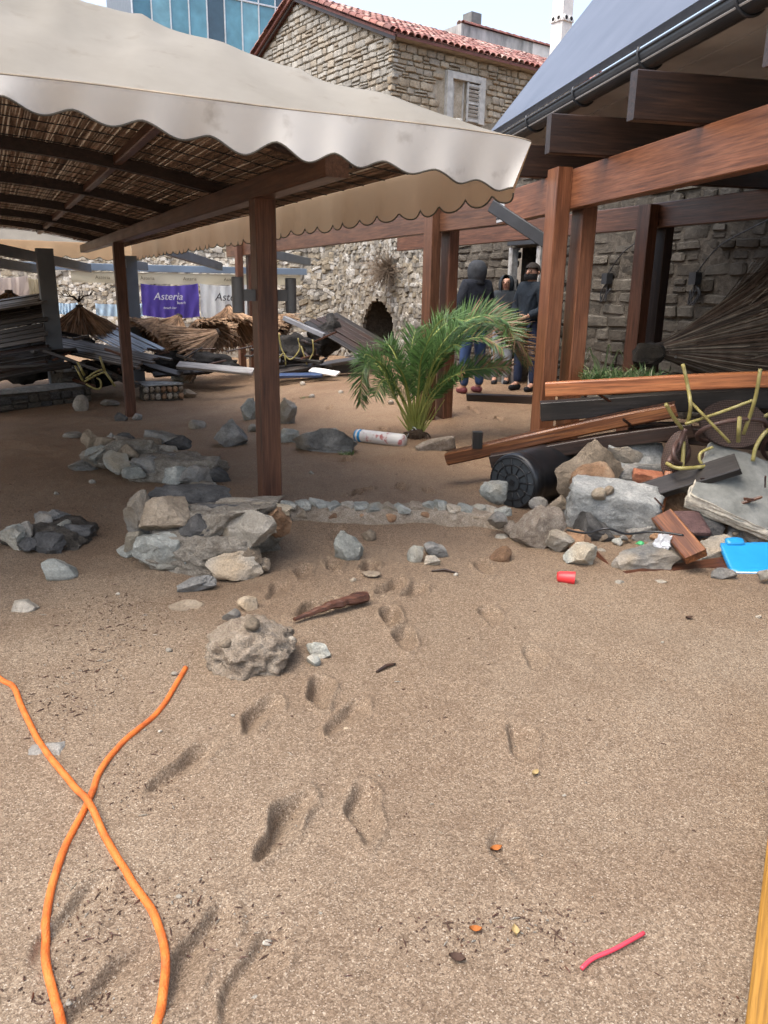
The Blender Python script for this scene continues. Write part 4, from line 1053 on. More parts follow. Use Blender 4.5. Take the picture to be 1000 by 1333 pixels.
heap(700, 730, 712, 732, 4.25, 'pale_rock', None) if 0 else None
HL = ['dark stone wedged behind the pale angular stone of the heap', 'grey stone under the middle of the concrete boulder', 'long dark stone deep under the purple slate', 'broad dark stone deep below the great slab', 'grey stone between the brown wedge and the black plank', 'broad dark stone behind the great slab under the wicker chair', 'grey stone beside the blue lid under the slab corner', 'rusty stone behind the black cable end']
for hk, (x0, x1, y0, y1, Yw, m_) in enumerate([(745, 800, 665, 725, 4.7, 'dark_rock'), (800, 880, 670, 715, 4.75, 'grey_rock'), (860, 1010, 700, 745, 4.75, 'dark_rock'), (870, 1010, 640, 700, 5.1, 'dark_rock'), (780, 880, 600, 660, 5.35, 'grey_rock'), (870, 1040, 600, 650, 5.5, 'dark_rock'), (960, 1080, 680, 745, 4.6, 'grey_rock'), (720, 770, 690, 725, 4.45, 'rust_rock')]):
    heap(x0, x1, y0, y1, Yw, m_, HL[hk], planes=9, dep=1.0)
heap(1030, 1130, 680, 760, 4.35, 'grey_rock', 'grey boulder closing the far end of the rubble heap', planes=9)
heap(1100, 1180, 640, 720, 4.8, 'pale_rock', 'pale boulder behind the grey one ending the rubble heap', planes=9)
rr = random.Random(12)
for k in range(80):
    x = rr.uniform(700, 1000); y = rr.uniform(690, 764); s = rr.uniform(7, 20); Y_ = 4.05+(760-y)/60*.5
    if 925 < x and y > 700: continue
    heap(x, x+s, y, y+s*.75, Y_, rr.choice(('grey_rock', 'pale_rock', 'tan_rock', 'rust_rock', 'green_rock')), 'small stone chip scattered over the rubble heap', group='small chips over the rubble heap', sub=2, planes=6)
# slabs
def slab(name, label, c, w, d, h, mat, rot, seed, parent=None, sub=4, edge=.03):
    o = link(name, rock_mesh(w, d, h, seed, mat, sub, 3, edge, .97, name), parent, c, rot)
    if parent is None: tag(o, label, 'slab')
    return o
q = NT('slab_top'); v = q.coord(rnd=False); n_ = q.noise(v, 7, 7, .65); n2_ = q.noise(v, 60, 4)
sep = q.n('ShaderNodeSeparateXYZ'); gg = q.n('ShaderNodeTexCoord'); q.l(gg.outputs['Normal'], sep.inputs[0])
ct = q.ramp(n_, [(.3, (.11, .115, .105)), (.55, (.19, .195, .18)), (.75, (.27, .27, .25))]); ce = q.ramp(n2_, [(.3, (.36, .32, .25)), (.7, (.58, .54, .45))])
q.bump(q.math('ADD', n_, q.math('MULTIPLY', n2_, .5)), .6, .012)
q.done(q.mix(q.ramp(sep.outputs[2], [(.55, (0, 0, 0)), (.75, (1, 1, 1))]), ce, ct), .8)
slab('broken_slab', 'great tilted grey slab with pale broken edge above the blue lid', atY(985, 645, 4.75), .80, .62, .13, 'slab_top', (rad(28), rad(16), rad(-24)), 42, sub=5, edge=.05)
slab('concrete_board', 'speckled grey concrete panel leaning behind the rubble heap', atY(828, 597, 5.45), .42, .30, .05, 'concrete', (rad(52), rad(8), rad(4)), 43, edge=.02)
slab('slate_piece', 'purple-brown slate piece lying in the rubble', atY(893, 680, 4.55), .26, .22, .03, 'purple_slate' if stone('purple_slate', (.09, .05, .05), (.15, .085, .08), (.22, .14, .13), 8, .4) else '', (rad(25), rad(4), rad(10)), 44, edge=.02)
slab('brick_piece', 'broken orange brick lump in the rubble under the black plank', atY(845, 622, 5.1), .22, .14, .07, 'brick_red' if stone('brick_red', (.22, .075, .04), (.34, .13, .07), (.42, .20, .12), 12, .5) else '', (rad(10), rad(4), rad(-12)), 45, edge=.05)
p = g(566, 590); p.z = sand_z(p.x, p.y)
slab('kerb_block', 'reddish concrete kerb block lying by the palm root', p+Vector((0, .1, .04)), .40, .15, .13, 'conglomerate', (rad(4), rad(-10), rad(18)), 46, edge=.03)

# ------------------------------------------------------------------ loose timbers on the right
def board(name, label, a, b_, w, h, mat, cat='plank', group=None, **k):
    o = timber(name, a, b_, w, h, MAT[mat], None, **k); return tag(o, label, cat, group)
board('orange_beam', 'clean orange-brown timber lying level across the wreckage', atY(711, 507, 5.70), atY(1060, 493, 5.10), .09, .105, 'orange_timber', 'timber', seg=4, warp=.006, ch=.008)
board('dark_beam', 'blackened thick beam lying under the orange-brown timber', atY(704, 535, 5.85), atY(1000, 520, 5.6), .14, .14, 'black_timber', 'timber', seg=4, warp=.01, jag=.01)
board('wet_beam', 'long wet brown beam sloping down over the black barrel', atY(584, 596, 6.0), atY(880, 535, 5.45), .16, .10, 'wet_timber', 'timber', seg=6, warp=.01, ch=.012, jag=.012)
board('dark_beam', 'dark rough beam lying on top of the barrel', atY(640, 600, 5.75), atY(900, 562, 5.4), .12, .10, 'dark_timber', 'timber', seg=5, warp=.012, jag=.015)
board('timber_offcut', 'short dark block standing on the wet brown beam', atY(621, 583, 5.85), atY(622, 562, 5.85), .075, .075, 'black_timber', 'timber', up=(0, 1, 0))
board('dark_plank', 'dark low plank lying behind the paired posts', atY(612, 517, 8.4), atY(712, 521, 7.7), .12, .08, 'dark_timber', seg=3, jag=.01)
board('black_plank', 'black wet plank jutting from under the great slab', atY(818, 648, 4.95), atY(960, 604, 4.75), .16, .055, 'black_timber', seg=3, jag=.01, roll=.5)
board('dark_board', 'dark narrow board stuck slanting down into the sand', atY(752, 706, 4.55), atY(818, 780, 3.93), .11, .035, 'driftwood', seg=3, jag=.015, roll=.9)
board('dark_board', 'dark board lying flat at the foot of the rubble', atY(818, 756, 4.05), atY(962, 735, 4.3), .13, .05, 'driftwood', seg=3, jag=.012, roll=.3)
board('wet_plank', 'short wet orange-brown plank end poking out of the rubble', atY(862, 672, 4.45), atY(906, 724, 4.08), .13, .05, 'wet_timber', seg=2, jag=.012, roll=.5)
board('orange_stick', 'thin orange batten standing behind the black plank', atY(871, 615, 5.0), atY(858, 668, 4.85), .05, .04, 'orange_timber', jag=.008)
board('dark_beam', 'dark beam half hidden behind the broken wicker chair', atY(820, 560, 5.7), atY(1010, 575, 5.3), .14, .12, 'dark_timber', 'timber', seg=3)
board('dark_beam', 'dark rough log lying behind the orange-brown timber', atY(760, 500, 6.6), atY(1020, 505, 6.2), .2, .16, 'black_timber', 'timber', seg=3, warp=.01)
sr_ = random.Random(61)
for k in range(20):
    zn = sr_.choice(((740, 990, 640, 745, 4.55), (700, 1000, 515, 560, 5.6), (850, 1000, 600, 700, 4.7), (720, 980, 505, 540, 5.9)))
    x = sr_.uniform(zn[0], zn[1]); y = sr_.uniform(zn[2], zn[3]); Y_ = zn[4]+sr_.uniform(-.25, .25)
    board('splinter', 'thin wooden splinter caught in the rubble heap', atY(x, y, Y_), atY(x+sr_.uniform(-45, 45), y+sr_.uniform(-16, 16), Y_+sr_.uniform(-.15, .15)), sr_.uniform(.008, .028), sr_.uniform(.006, .02), sr_.choice(('dark_timber', 'driftwood', 'driftwood', 'black_timber')), 'splinter', 'splinters caught in the rubble heap', seed=k, jag=.01)
# driftwood piece on the sand
a, c = gs(383, 812, .025), gs(478, 785, .04)
b = MB(); n = 14; dr_ = random.Random(9); pts_ = []; rs_ = []
for i in range(n):
    f = i/(n-1); p = a.lerp(c, f); pts_.append(p+Vector((0, dr_.uniform(-.008, .008), .012*sin(f*3)+dr_.uniform(-.004, .004)))); rs_.append(.010+.030*f*(1+dr_.uniform(-.15, .15)))
rs_[-1] *= .8; b.tube(pts_, rs_, 7, flat=.8)
tag(b.build('driftwood', MAT['driftwood'], None, False), 'dark driftwood stick lying among the footprints', 'driftwood')
for (x0, y0, x1, y1) in [(562, 745, 596, 747), (490, 875, 515, 866)]:
    b = MB(); b.tube([gs(x0, y0, .006), gs((x0+x1)/2, (y0+y1)/2-1, .012), gs(x1, y1, .006)], [.005, .008, .004], 5)
    tag(b.build('twig', MAT['dark_timber']), 'thin dark twig lying near the kerb stones' if y0 < 800 else 'thin dark twig lying among the footprints below the driftwood', 'twig')
# yellow painted board at the lower right
ya, yb = gs(1018, 1360, .02), gs(1045, 1010, .02)
ya = atZ(1012, 1345, .02); yb = atZ(1030, 1060, .02); dY = (yb-ya).normalized(); nY = Vector((dY.y, -dY.x, 0))
la, lb = atZ(969, 1340, .03), atZ(1000, 1085, .03); dY = (lb-la).normalized(); nY = Vector((dY.y, -dY.x, 0))
board('yellow_board', 'yellow painted wooden board lying on the near sand', up(la+nY*.07-dY*.8, .045), up(lb+nY*.07+dY*.9, .045), .14, .04, 'yellow_paint_timber', 'board', seg=3)

# ------------------------------------------------------------------ black barrel on its side
bc = atY(668, 617, 5.30); bax = Vector((.66, .75, .0)).normalized(); br = .205; bl = .70
bc.z = sand_z(bc.x, bc.y)+br-.03
bt = thing('plastic_barrel', 'black plastic barrel on its side with ribbed round base facing the beach', 'barrel', bc-Vector((0, 0, br)))
prof = [(0, .90), (.015, .97), (.03, 1), (.10, 1.0), (.115, .985), (.13, 1.0), (.45, 1.01), (.50, 1.03), (.52, 1.03), (.56, 1.01), (.70, 1.0)]
b = MB(); b.tube([bc+bax*x for x, r in prof], [r*br for x, r in prof], 40); b.build('body', MAT['black_plastic'], bt, True)
b = MB(); b.tube([bc-bax*.004+bax*0, bc+bax*.006], br*.90, 40); base_ = b.build('base', MAT['barrel_end'], bt, False)
fy = Vector((0, 0, 1)); fx = bax.cross(fy).normalized()
for rr_ in (.30, .62, .88):
    b = MB(); b.tube([bc-bax*.008+(fx*cos(a)+fy*sin(a))*br*rr_ for a in np.linspace(0, 2*pi, 41)], .005, 6, caps=False); b.build('ring_rib', MAT['black_plastic'], base_, True)
for k in range(12):
    a = 2*pi*k/12+.1; d = fx*cos(a)+fy*sin(a); b = MB(); b.tube([bc-bax*.007+d*br*.30, bc-bax*.007+d*br*.88], .0045, 6); b.build('spoke_rib', MAT['black_plastic'], base_, True)
b = MB(); b.tube([bc-bax*.012, bc+bax*.0], br*.10, 16); b.build('boss', MAT['black_plastic'], base_)
# ------------------------------------------------------------------ grey pergola, banners
gp = thing('grey_pergola', 'grey painted steel pergola with cream fascia strip behind the wreckage', 'pergola', up(atY(70, 445, 13), 0))
def gpost(px, py, Y, w):
    p = up(atY(px, py, Y), 0); z1 = atY(px, 0, Y).z
    timber('post', up(p, sand_z(p.x, p.y)-.3), up(p, 2.02), w, w*.7, MAT['grey_paint'], gp, up=(.5, -.86, 0), ch=.01)
gpost(63, 380, 12.6, .25); gpost(174, 400, 15.2, .22); gpost(352, 390, 18.6, .20)
zg = atY(300, 352, 17.2).z
ba, bb = up(atY(20, 350, 15.6), zg), up(atY(398, 346, 18.6), zg+.02)
timber('beam', ba, bb, .12, .14, MAT['grey_paint2'] if 'grey_paint2' in MAT else plain('grey_paint2', (.20, .26, .33), .5, .2, 2), gp)
for (x0, y0, Y0_, x1, y1, Y1_) in [(-20, 321, 11.5, 116, 349, 15.8), (215, 325, 13.2, 287, 347, 17.3), (330, 326, 14.0, 402, 341, 18.0), (160, 343, 15.0, 190, 347, 16.6), (-30, 338, 12.6, 60, 352, 15.6)]:
    timber('rafter', atY(x0, y0, Y0_), atY(x1, y1, Y1_), .09, .16, MAT['grey_paint'], gp)
dg_ = (bb-ba).normalized(); ng = Vector((dg_.y, -dg_.x, 0))
fa, fb = ba+dg_*1.0-Vector((0, 0, .08))+ng*.03, bb-dg_*.15-Vector((0, 0, .08))+ng*.03
def cloth(name, a, c, h0, h1, mat, parent=None, nx=40, ny=10, fold=.03, sag=.06, side=ng, seed=0):
    b = MB(); P = []
    for i in range(nx+1):
        f = i/nx; top = a.lerp(c, f)-Vector((0, 0, sag*4*f*(1-f))); h = h0+(h1-h0)*f; row = []
        for j in range(ny+1):
            k = j/ny
            amp = fold*(sin(f*23+seed+k*2.5*(f-.5)*6)+.6*sin(f*41+seed*2+k*3))*(.35+.65*abs(k-.2))
            row.append(top-Vector((0, 0, h*k))+side*amp)
        P.append(row)
    b.grid(P); return b.build(name, MAT[mat], parent, True)
fs_ = cloth('fascia_strip', fa, fb, .22, .22, 'banner_cream', gp, fold=.008, sag=.01)
def lettering(txt, parent, c, right, upv, size, mat, shear=.25, off=None):
    cu = bpy.data.curves.new('lettering', 'FONT'); cu.body = txt; cu.size = 1; cu.align_x = 'CENTER'; cu.align_y = 'CENTER'; cu.shear = shear; cu.extrude = .004
    ob = bpy.data.objects.new('lettering_tmp', cu); COL.objects.link(ob)
    dg = bpy.context.evaluated_depsgraph_get(); me = bpy.data.meshes.new_from_object(ob.evaluated_get(dg)); bpy.data.objects.remove(ob)
    me.materials.clear(); me.materials.append(MAT[mat]); me.name = 'lettering'
    nv = right.cross(upv).normalized()
    M = Matrix((right.normalized(), upv.normalized(), nv)).transposed()
    o = link('lettering', me, parent, c, M, (size, size, 1)); return o
plain('ink_dark', (.03, .03, .04), .7); plain('ink_white', (.7, .7, .72), .7); plain('ink_brown', (.14, .11, .06), .7)
zup = Vector((0, 0, 1))
for f in (.12, .30, .48, .66, .84):
    lettering('Asteria', fs_, fa.lerp(fb, f)+ng*.05-Vector((0, 0, .12)), dg_, zup, .10, 'ink_brown', 0)
def hang(name, label, x0, x1, y0, y1, Y0_, Y1_, mat, seed, text=None, ink=None, tf=.5, tsize=.3, sag=.05):
    a, c = atY(x0, y0, Y0_), atY(x1, y0, Y1_); k = mpp(a); h = (y1-y0)*k
    d = (up(c, 0)-up(a, 0)).normalized(); n = Vector((d.y, -d.x, 0))
    o = cloth(name, a, c, h, h*1.08, mat, None, 60, 16, .030, sag, n, seed); tag(o, label, 'banner')
    if text:
        for (tx, fx_, fz, sz) in text:
            p = a.lerp(c, fx_)-Vector((0, 0, h*fz))+n*.085; lettering(tx, o, p, d, zup, sz, ink)
    return o
hang('purple_banner', 'purple banner with white handwritten lettering hung under the grey beam', 183, 258, 369, 409, 16.6, 17.2, 'banner_purple', 1, [('Asteria', .44, .42, .21), ('beach', .66, .62, .08), ('beach bar', .46, .78, .07)], 'ink_white')
hang('white_banner', 'white banner with dark handwritten lettering next to the purple one', 260, 331, 369, 411, 17.3, 17.9, 'banner_white', 4, [('Asteria', .52, .42, .24)], 'ink_dark')
hang('pale_cloth', 'pinkish white cloth draped at the far end of the grey beam', -20, 36, 358, 390, 14.8, 15.2, 'banner_pink', 7)
hang('cream_cloth', 'cream cloth hanging beside the broad grey post', 34, 57, 360, 392, 15.2, 15.5, 'banner_cream', 9)
hang('blue_sheet', 'pale blue plastic sheet low against the rubble wall behind the thatch parasol', 76, 101, 394, 408, 17.5, 17.6, 'banner_blue' if fabric('banner_blue', (.36, .50, .62), (.46, .60, .70), .1) else '', 2, sag=.02)
hang('blue_sheet', 'longer pale blue sheet low against the rubble wall below the purple banner', 124, 186, 395, 410, 17.5, 17.8, 'banner_blue', 3, sag=.02)

# ------------------------------------------------------------------ thatched parasols
for nm, c in (('thatch_a', (.34, .215, .125)), ('thatch_b', (.48, .32, .20)), ('thatch_c', (.20, .13, .08)), ('thatch_dark', (.055, .042, .032)), ('thatch_grey', (.115, .09, .07)), ('thatch_pale', (.19, .155, .115)), ('thatch_umber', (.09, .06, .042))): flatwood(nm, c, .75)
def parasol(label, apex, axis, length, radius, n, mats, seed, a0=0, a1=2*pi, droop=.12, hub=True, group=None, jit=.10, sr=.006, name='thatch_parasol', finial=False):
    """cone of loose stems from the hub down to the rim; axis points from the hub to the rim"""
    r_ = random.Random(seed); apex = Vector(apex); ax = Vector(axis).normalized()
    e1_ = ax.cross(Vector((0, 0, 1)))
    if e1_.length < .1: e1_ = ax.cross(Vector((0, 1, 0)))
    e1_.normalize(); e2_ = ax.cross(e1_).normalized()
    t = thing(name, label, 'parasol', apex+ax*length, group)
    b = MB()
    for k in range(n):
        a = r_.uniform(a0, a1); d = e1_*cos(a)+e2_*sin(a); L = length*r_.uniform(.72, 1.05); R1 = radius*(L/length)*r_.uniform(.82, 1.08); off = r_.uniform(-.03, .04)
        p0 = apex+d*r_.uniform(.02, .07)+ax*r_.uniform(-.04, .05)
        p2 = apex+ax*L+d*R1+Vector((r_.uniform(-jit, jit), r_.uniform(-jit, jit), r_.uniform(-jit, jit)))*.6
        p1 = apex+ax*(L*.5)+d*(R1*(.5+droop))+ax*off+Vector((0, 0, -.02))
        b.cur = r_.randrange(len(mats)); rr_ = r_.uniform(.6, 1.4)*sr
        b.tube([p0, p1, p2], [rr_, rr_, rr_*.6], 3, caps=False)
    o = b.build('thatch', [MAT[q] for q in mats], t); o['kind'] = 'stuff'
    # woven under-layer
    b = MB(); P = []
    for i in range(37):
        a = a0+(a1-a0)*i/36; d = e1_*cos(a)+e2_*sin(a)
        P.append([apex+d*.03, apex+ax*length*.45+d*radius*(.42+droop*.6), apex+ax*length*.86+d*radius*.84])
    b.grid(P); b.build('under_mat', MAT[mats[-1]], t)
    if hub:
        b = MB(); b.tube([apex-ax*.09, apex-ax*.08, apex+ax*.10], [.055, .065, .08], 12); b.build('hub', MAT['thatch_dark'], t)
    b = MB(); b.tube([apex-ax*.05, apex+ax*length*.9], .03, 8); b.build('pole', MAT['dark_timber'], t)
    if finial:
        for k in range(7):
            a = 2*pi*k/7; d = e1_*cos(a)+e2_*sin(a); b = MB(); q_ = apex-ax*.13; b.tube([q_, q_-ax*.10+d*.10, q_-ax*.12+d*.24, q_-ax*.2+d*.30], [.014, .012, .010, .006], 5); b.build('finial_twig', MAT['thatch_dark'], t, True)
    return t
BR = ['thatch_a', 'thatch_b', 'thatch_a', 'thatch_c']
parasol('thatch parasol standing upright in the wreck with twig crown beside the broad grey post', atY(104, 403, 14.6), (.05, 0, -1), .50, .85, 620, BR, 1, finial=True, sr=.010, jit=.05)
parasol('upright thatch parasol in front of the pinkish cloth', atY(12, 384, 14.2), (.0, 0, -1), .5, .9, 420, ['thatch_grey', 'thatch_a', 'thatch_c'], 2, sr=.010, jit=.05)
parasol('thatch parasol fallen sideways under the purple banner', atY(232, 415, 15.6), (-.30, -.50, -.80), .62, .62, 700, BR, 3, sr=.010)
parasol('thatch parasol lying flattest in front of the other fallen ones', atY(280, 434, 14.5), (-.80, -.42, -.42), .85, .52, 700, ['thatch_b', 'thatch_a', 'thatch_b', 'thatch_c'], 4, sr=.010)
parasol('thatch parasol tipped up against the white banner', atY(298, 403, 15.9), (.18, -.50, -.80), .62, .66, 700, ['thatch_a', 'thatch_a', 'thatch_b', 'thatch_c'], 5, sr=.010)
parasol('thatch remnant between the near post and the charred boards', atY(345, 415, 15.0), (.9, -.2, -.55), .5, .40, 260, BR, 6, sr=.010)
parasol('big dry thatch parasol lying on its side under the timber pavilion', atY(866, 455, 6.7), (.95, .12, .10), 1.5, .80, 1700, ['thatch_grey', 'thatch_pale', 'thatch_umber', 'thatch_umber', 'thatch_dark'], 7, sr=.0055, jit=.28, droop=.05)
parasol('crumpled thatch parasol slumped between the fallen ones', atY(258, 420, 15.0), (.5, -.55, -.65), .5, .55, 420, ['thatch_b', 'thatch_a', 'thatch_c'], 8, sr=.010, hub=False)
parasol('small broken thatch parasol beside the corrugated sheet', atY(205, 418, 15.2), (-.5, -.5, -.7), .45, .5, 360, BR, 9, sr=.010, hub=False)
# broken stump of the big parasol
hub = link('hub_lump', rock_mesh(.26, .22, .22, 5, 'bark' if stone('bark', (.012, .010, .008), (.035, .028, .02), (.07, .055, .04), 10, 1.0) else '', 3, 6, .2), None, atY(842, 462, 6.55)); tag(hub, 'dark shaggy palm stump at the hub of the big dry parasol', 'stump')

# ------------------------------------------------------------------ wreckage at the back left
def deck(label, c00, c10, c01, n, mat, th=.03, name='deck_panel', gap=.12, seed=0, cat='deck panel', mats=None):
    """panel of boards: boards run from c00 to c10, stepped towards c01"""
    r_ = random.Random(seed); c00, c10, c01 = Vector(c00), Vector(c10), Vector(c01); du = c10-c00; dv = c01-c00
    nn = du.cross(dv).normalized(); t = thing(name, label, cat, (c00+c10+c01)/3); w = dv.length/n
    for k in range(n):
        o_ = dv*((k+.5)/n); j = r_.uniform(-.02, .02); j2 = r_.uniform(-.05, .05)
        timber('board', c00+o_+nn*j*.5-du*j2*.3, c10+o_+nn*j*.5+du*j2, w*(1-gap), th, MAT[(mats or [mat])[r_.randrange(len(mats or [mat]))]], t, up=nn, ch=.004, seed=seed+k)
    for f in (.2, .8):
        timber('batten', c00+du*f-nn*(th*.5+.02), c00+du*f+dv-nn*(th*.5+.02), .06, .035, MAT['black_timber'], t, up=nn)
    return t
deck('dark slatted deck panel lying slanted beside the broad grey post', atY(28, 447, 13.3), atY(172, 478, 12.0), atY(78, 437, 14.0), 9, 'grey_timber', seed=1, mats=['grey_timber', 'black_timber', 'grey_timber'])
deck('charred deck panel heaped up steeply before the upright parasol', atY(-45, 462, 12.6), atY(58, 444, 12.3), atY(-45, 408, 12.9), 9, 'black_timber', seed=11, mats=['black_timber', 'black_timber', 'dark_timber', 'grey_timber'])
deck('charred deck panel lying on top of the steep one', atY(-45, 410, 12.4), atY(56, 394, 12.2), atY(-45, 399, 13.4), 6, 'grey_timber', seed=21, mats=['grey_timber', 'black_timber'])
deck('lower charred deck panel behind the low garden wall', atY(-45, 492, 12.0), atY(66, 474, 12.0), atY(-45, 460, 12.6), 6, 'black_timber', seed=31, mats=['black_timber', 'dark_timber'])
deck('blue-grey corrugated sheet lying on the wreckage behind the slim far post', atY(113, 434, 14.2), atY(168, 462, 13.2), atY(160, 427, 14.6), 10, 'sheet_metal' if plain('sheet_metal', (.30, .36, .42), .35, .3, 3, metal=.3) else '', .02, 'metal_sheet', .25, 41, 'metal sheet')
BLK = [(0, 470, 12.3, 100, 458, 12.6), (-20, 480, 11.9, 90, 470, 12.0), (-20, 497, 11.7, 92, 475, 11.9), (60, 458, 12.2, 150, 486, 11.8), (110, 470, 12.9, 180, 500, 12.3), (180, 470, 13.0, 235, 490, 12.8), (60, 430, 13.2, 120, 446, 13.0), (330, 455, 14.2, 420, 470, 13.6), (200, 488, 13.4, 300, 476, 13.8)]
BL = ['charred board on the lower deck panel beside the garden wall', 'charred board lying just behind the low garden wall', 'long charred board sagging onto the low garden wall', 'charred board under the front edge of the slanted deck panel', 'charred board sticking out behind the yellow cane chair', 'charred board leading from the slim far post to the round-pebble block', 'charred board at the foot of the broad grey post', 'charred board behind the near pergola post under cane hoops', 'charred board below the fallen thatch parasols']
for k, (x0, y0, Ya, x1, y1, Yb_) in enumerate(BLK):
    board('charred_board', BL[k], atY(x0, y0, Ya), atY(x1, y1, Yb_), .14, .05, 'black_timber', group='charred loose boards in the wreckage', seg=3, warp=.02, jag=.02, roll=.4*(k % 3-1), seed=k)
# dark sailcloth / rolled debris mass in the middle
DEB = [(372, 415, 408, 458, 'dark charred panel propped against the wall beside the arch'), ]
deck('dark charred panel propped against the wall beside the arch', atY(395, 420, 15.2), atY(470, 465, 14.4), atY(440, 408, 15.8), 6, 'black_timber', seed=51, mats=['black_timber', 'dark_timber'])
board('grey_beam', 'grey steel beam sloping across the dark wreckage', atY(370, 414, 14.3), atY(422, 437, 14.0), .10, .08, 'grey_beam' if plain('grey_beam', (.22, .23, .25), .4, .3, 3) else '', 'beam')
board('long_board', 'long pale grey plank lying behind the near pergola post', atY(232, 475, 12.9), atY(330, 484, 12.6), .16, .05, 'pale_plank' if wood('pale_plank', (.26, .26, .25), (.38, .38, .37), (.50, .50, .48), .5) else '', roll=.5)
board('long_board', 'long dark plank running towards the arch niche', atY(350, 487, 13.6), atY(472, 466, 14.0), .14, .06, 'grey_timber', seg=3, roll=.3)
board('dark_beam', 'charred beam lying under the long dark plank', atY(352, 484, 13.9), atY(478, 476, 14.2), .2, .2, 'black_timber', 'timber', seg=3)
board('white_board', 'white plastic board lying at the edge of the wreckage', atY(405, 481, 13.6), atY(440, 487, 13.3), .15, .03, 'white_paint', roll=.4)
board('blue_board', 'dark blue board beneath the charred beam', atY(360, 489, 13.5), atY(420, 488, 13.4), .12, .05, 'blue_paint' if plain('blue_paint', (.03, .06, .14), .5) else '', roll=.3)
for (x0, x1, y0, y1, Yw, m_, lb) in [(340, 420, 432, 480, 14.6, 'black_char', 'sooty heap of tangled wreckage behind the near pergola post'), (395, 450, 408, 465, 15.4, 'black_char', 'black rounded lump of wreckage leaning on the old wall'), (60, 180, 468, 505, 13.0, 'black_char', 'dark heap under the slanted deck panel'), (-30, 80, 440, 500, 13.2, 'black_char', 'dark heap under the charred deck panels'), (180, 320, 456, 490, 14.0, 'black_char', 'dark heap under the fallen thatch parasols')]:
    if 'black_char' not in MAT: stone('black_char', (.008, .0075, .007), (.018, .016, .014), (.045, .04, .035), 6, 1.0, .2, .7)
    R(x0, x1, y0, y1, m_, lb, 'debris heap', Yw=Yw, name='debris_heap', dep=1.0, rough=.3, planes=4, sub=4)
rr = random.Random(40)
for k in range(46):
    zone = rr.choice(((0, 110, 440, 490, 12.6), (60, 180, 455, 495, 12.4), (190, 320, 455, 485, 13.4), (335, 470, 440, 482, 13.8)))
    x = rr.uniform(zone[0], zone[1]); y = rr.uniform(zone[2], zone[3]); dx = rr.uniform(-40, 40); dy = rr.uniform(-14, 14)
    board('debris_stick', 'thin broken stick caught in the wreckage', atY(x, y, zone[4]+rr.uniform(-.3, .4)), atY(x+dx, y+dy, zone[4]+rr.uniform(-.4, .4)), rr.uniform(.025, .06), rr.uniform(.02, .05), rr.choice(('black_timber', 'dark_timber', 'grey_timber', 'driftwood')), 'stick', group='broken sticks in the wreckage', seed=k, jag=.01)
# ------------------------------------------------------------------ wicker chairs, wrecked
q = NT('cane'); v = q.coord(rnd=False); sx = q.n('ShaderNodeSeparateXYZ')
q.done(q.ramp(q.noise(v, 14, 4), [(.3, (.17, .14, .045)), (.55, (.30, .26, .085)), (.75, (.42, .38, .20))]), .4)
q = NT('wicker'); v = q.coord(rnd=False); w1 = q.n('ShaderNodeTexWave', wave_type='BANDS', bands_direction='X'); w1.inputs['Scale'].default_value = 26; q.l(v, w1.inputs['Vector'])
w2 = q.n('ShaderNodeTexWave', wave_type='BANDS', bands_direction='Y'); w2.inputs['Scale'].default_value = 26; q.l(v, w2.inputs['Vector'])
wv = q.math('MULTIPLY', w1.outputs['Fac'], w2.outputs['Fac']); q.bump(wv, .8, .006); q.done(q.ramp(wv, [(0, (.03, .018, .014)), (.6, (.11, .065, .048)), (1, (.16, .10, .075))]), .55)
plain('cane_brown', (.09, .05, .04), .5, .3, 10)
def cane(t, name, pts, r=.014, mat='cane', n=8):
    if len(pts) > 2:
        P = [Vector(p) for p in pts]; Q_ = []
        for i in range(len(P)-1):
            p0 = P[max(i-1, 0)]; p1, p2 = P[i], P[i+1]; p3 = P[min(i+2, len(P)-1)]
            for k in range(5):
                u = k/5; Q_.append(.5*((2*p1)+(p2-p0)*u+(2*p0-5*p1+4*p2-p3)*u*u+(3*p1-p0-3*p2+p3)*u**3))
        Q_.append(P[-1]); pts = Q_
    b = MB(); b.tube(pts, r, n); return b.build(name, MAT[mat], t, True)
def wicker_disc(t, c, ax_, ay_, rx, ry, name='seat'):
    """shallow woven dish"""
    c = Vector(c); ax_ = Vector(ax_).normalized(); nv = ax_.cross(Vector(ay_)).normalized(); ay_ = nv.cross(ax_).normalized()
    b = MB(); P = []
    for i in range(7):
        r_ = i/6; P.append([Vector((rx*r_*cos(a), ry*r_*sin(a), .05*r_*r_)) for a in np.linspace(0, 2*pi, 33)])
    b.grid(P); P = [[p-Vector((0, 0, .02)) for p in reversed(r)] for r in P]; b.grid(P)
    M = Matrix((ax_, ay_, nv)).transposed(); o = link(name, b.mesh(name, MAT['wicker'], True), t, c, M)
    b = MB(); b.tube([c+ax_*rx*cos(a)+ay_*ry*sin(a)+nv*.045 for a in np.linspace(0, 2*pi, 41)], .016, 8, caps=False); b.build('seat_rim', MAT['cane_brown'], o, True)
Yc = 5.0
ct = thing('wicker_chair', 'upturned wicker chair with yellow cane legs wrecked on top of the rubble', 'chair', atY(930, 605, Yc))
A_ = lambda x, y, Y=Yc: atY(x, y, Y)
wicker_disc(ct, A_(950, 553, 5.1), (1, .1, -.05), (0, .35, 1), .235, .16)
wicker_disc(ct, A_(878, 590, 5.05), (.3, .2, 1), (.7, -.3, 0), .16, .075, 'arm_panel')
cane(ct, 'leg', [A_(889, 474), A_(896, 505), A_(899, 530, 4.95), A_(895, 552)], .0125)
cane(ct, 'leg', [A_(990, 480, 4.9), A_(983, 520, 4.9), A_(968, 565, 5.0)], .0125)
cane(ct, 'leg', [A_(867, 526, 4.85), A_(878, 545, 4.9), A_(888, 558)], .0125)
